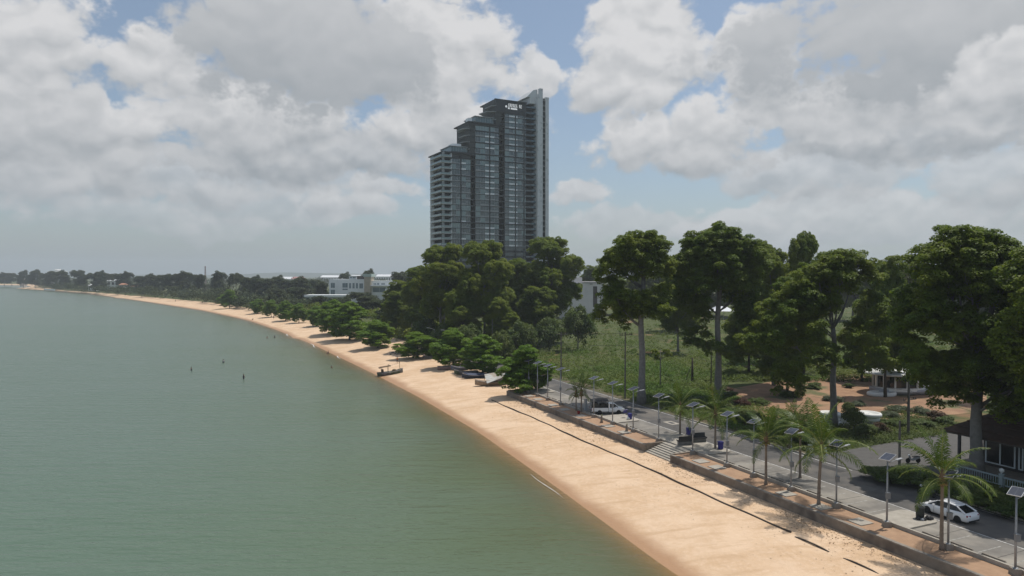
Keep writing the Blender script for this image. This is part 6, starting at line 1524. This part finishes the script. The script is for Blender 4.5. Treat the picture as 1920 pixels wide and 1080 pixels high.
person('bather shoulder deep alone off the small foam lines', in_water(622, 690, 1.1), R(20), 'stand', None)
def sand_p(px, py): return bp2(px, py)
person('person sitting at the waterline beside the broken foam', sand_p(615, 664), R(120), 'sit', (.06, .03, .03))
person('person walking on the sand at the curve of the beach', sand_p(513, 598), R(200), 'walk', (.05, .05, .07))
person('person sitting near the waterline far along the beach', sand_p(474, 600), R(140), 'sit', (.03, .03, .035))
person('person in pale shirt standing on the sand under the low bright almond tree', sand_p(795, 674), R(160), 'stand', (.5, .45, .4))
person('person in orange shirt by the far spread of almond trees', sand_p(745, 681), R(160), 'walk', (.42, .16, .06))
person('person in a dark shirt on the far beach before the lone dark almond', sand_p(329, 566), R(30), 'walk', (.05, .05, .06))

# ------------------------------------------------------------------ bushes in the garden and along the verge
P['red'] = proto('red_bush', 'bush', 'dome', 61, 1.6, 1.3, L_RED, per=70, leaf=.17, rc=(.35, .6), dens=6, n=8, tr=.06, fork=.3); BASE['red'] = (1.6, 1.3)
P['grey'] = proto('grey_bush', 'bush', 'dome', 62, 1.3, 1.8, L_GREY, per=70, leaf=.18, rc=(.4, .7), dens=5, n=9, tr=.06, fork=.3); BASE['grey'] = (1.3, 1.8)
P['low'] = proto('low_bush', 'bush', 'dome', 63, 1.4, 1.6, L_SHRUB, per=90, leaf=.2, rc=(.4, .7), dens=5, n=9, tr=.06, fork=.3); BASE['low'] = (1.4, 1.6)
random.seed(9)
for kind, px, py, H, W, lb in [
    ('red', 1392, 762, 1.5, 2.6, 'reddish bush left of the round green bush on the red earth'), ('low', 1417, 757, 1.2, 4.6, 'round green bush growing on the bare red earth'), ('low', 1372, 745, 1.3, 4.8, 'bright green low bush behind the second tall trunk'), ('red', 1352, 736, 1.3, 5.0, 'long brownish red bush row edge at the field corner'),
    ('red', 1648, 812, 1.7, 2.6, 'dark red bush at the forecourt corner'), ('bush', 1600, 808, 3.6, 3.4, 'tall cactus like shrub left of the tiered planter'), ('bush', 1625, 818, 1.8, 3.0, 'dark green shrub below the tiered planter'), ('bush', 1590, 778, 2.2, 2.0, 'small round shrub behind the tall cactus like shrub'),
    ('grey', 1672, 783, 1.2, 3.6, 'greyish low shrub left of the crossarmed pole'), ('grey', 1690, 772, 1.2, 4.4, 'greyish low shrub behind the crossarmed pole'), ('grey', 1728, 776, 1.4, 4.0, 'greyish low shrub right of the crossarmed pole'), ('low', 1665, 799, 1.3, 3.8, 'green shrub left of the crossarmed pole by the path'),
    ('low', 1688, 802, 1.3, 3.2, 'green shrub at the foot of the crossarmed pole'), ('low', 1722, 800, 1.3, 4.2, 'green shrub right of the crossarmed pole by the path'), ('red', 1756, 790, 1.8, 3.0, 'reddish shrub near the restaurant roof corner'), ('low', 1775, 796, 1.5, 3.4, 'green shrub behind the restaurant roof corner'),
    ('grey', 1560, 752, 1.2, 3.6, 'pale scrub on the red earth left of the pale trunk'), ('low', 1530, 728, 1.4, 4.4, 'green scrub at the back of the red earth, left of the pale trunk'), ('low', 1640, 722, 1.4, 4.0, 'green scrub left of the curved white seat wall'), ('grey', 1610, 760, 1.0, 3.0, 'pale scrub in the middle of the bare red earth'), ('low', 1470, 745, 1.5, 4.8, 'green scrub at the left end of the red earth'), ('low', 1592, 728, 1.1, 2.4, 'small shrub on the red earth behind the pale trunk'), ('low', 1480, 800, 1.8, 5.0, 'dark shrub mass behind the fruiting palm'), ('low', 1440, 800, 1.5, 5.5, 'shrub mass at the road bend behind the fruiting palm'), ('bush', 1400, 790, 1.9, 5.0, 'green shrub behind the kerb, right of the island palm'),
    ('low', 1372, 778, 1.5, 5.0, 'green shrub behind the kerb opposite the benches'), ('bush', 1345, 768, 1.7, 4.6, 'shrub behind the kerb opposite the left bench'), ('low', 1300, 758, 1.4, 5.5, 'dark shrub right of the first tall trunk'), ('low', 1250, 752, 1.3, 5.0, 'dark shrub at the field edge just right of the first tall trunk'),
    ('bush', 1538, 838, 1.9, 4.0, 'dark shrub behind the right sandwich board'), ('bush', 1500, 828, 1.8, 4.4, 'dark shrub behind the left sandwich board'), ('bush', 1660, 903, 1.6, 4.6, 'dark round shrub at the near corner of the forecourt'), ('bush', 1700, 905, 1.7, 4.2, 'dark hedge shrub behind the nearest palm, left'), ('bush', 1745, 918, 1.7, 4.2, 'dark hedge shrub behind the nearest palm, middle'),
    ('bush', 1795, 935, 1.7, 4.2, 'dark hedge shrub above the white sedan roof'), ('bush', 1850, 952, 1.7, 4.2, 'dark hedge shrub right of the white sedan'), ('bush', 1905, 972, 1.6, 4.0, 'dark hedge shrub at the right edge above the nearest lamp panel'), ('bush', 822, 652, 2.6, 3.4, 'yellowish young palm-like bush on the sand left of the trunked almond'), ('low', 838, 660, 1.6, 3.0, 'grassy bush at the sand edge right of the young bush'),
    ('bush', 965, 704, 3.0, 6.0, 'dense bush behind the green parasol'), ('bush', 945, 675, 3.2, 7.0, 'dense bush between the shelter and the bare red earth'), ('bush', 1005, 690, 2.6, 6.0, 'bush on the field corner above the far lamps')]:
    p = at(px, py, -.05); plant(kind, {'red': 'red_bush', 'grey': 'grey_bush', 'low': 'low_bush', 'bush': 'bush'}[kind], lb, 'bush', p, H, W, None, 'garden and verge bushes')
# thin snags in the field
def snag(label, px, py, ytop, leafy, lean=0.0, r=.13):
    p = at(px, py); H = z_at(ytop, p.y); t = thing('thin_tree' if leafy else 'dead_trunk', label, 'tree', (p.x, p.y, -.05), 0)
    mb = MB(); mb.tube([(0, 0, 0), (lean * .4, 0, H * .5), (lean, 0, H)], [r, r * .8, r * .5], 7); mb.build('trunk', bark_dark if not leafy else bark, t, True)
    if leafy:
        g = np.random.default_rng(px); C = np.array([(-.9, 0, H - .8), (1.2, .2, H - .3), (-.6, .4, H - 1.7), (1.5, -.2, H - .9), (-1.1, .2, H - .3)]); V, F = clump_leaves(C, np.array([.9, .8, .7, .8, .7]), 150, .34, g=g); link('crown', np_mesh('crown', V, F, L_BIG), t)
        mb = MB()
        for c in C: mb.tube([(0, 0, H - 2), (c[0] * .5, c[1] * .5, c[2] - .5), c], [.06, .045, .03], 5)
        mb.build('limbs', bark, t)
    return t
snag('thin pale tree with two leaf tufts right of the first tall trunk', 1238, 728, 655, True)
snag('dark broken trunk stub standing in the field between the first two tall trees', 1298, 716, 670, False, 0, .28)
snag('leaning dark stick beside the broken trunk stub in the field', 1286, 716, 686, False, 1.0, .09)
snag('slender grey pole tree just left of the second tall trunk', 1333, 728, 640, False, .1, .12)
for k, o in P.items():
    if k not in USED: raise RuntimeError(k)

# ------------------------------------------------------------------ the air
hz = MB(); hz.box((0, 2450, 60), (12000, 6300, 150))
hm = bpy.data.materials.new('haze'); hm.use_nodes = True; nt = hm.node_tree; nt.nodes.clear()
vo = nt.nodes.new('ShaderNodeVolumePrincipled'); vo.inputs['Density'].default_value = 0.00021; vo.inputs['Color'].default_value = (.86, .94, .98, 1); vo.inputs['Anisotropy'].default_value = .2
nt.links.new(vo.outputs[0], nt.nodes.new('ShaderNodeOutputMaterial').inputs['Volume'])
tag(hz.build('haze', hm), kind='stuff')
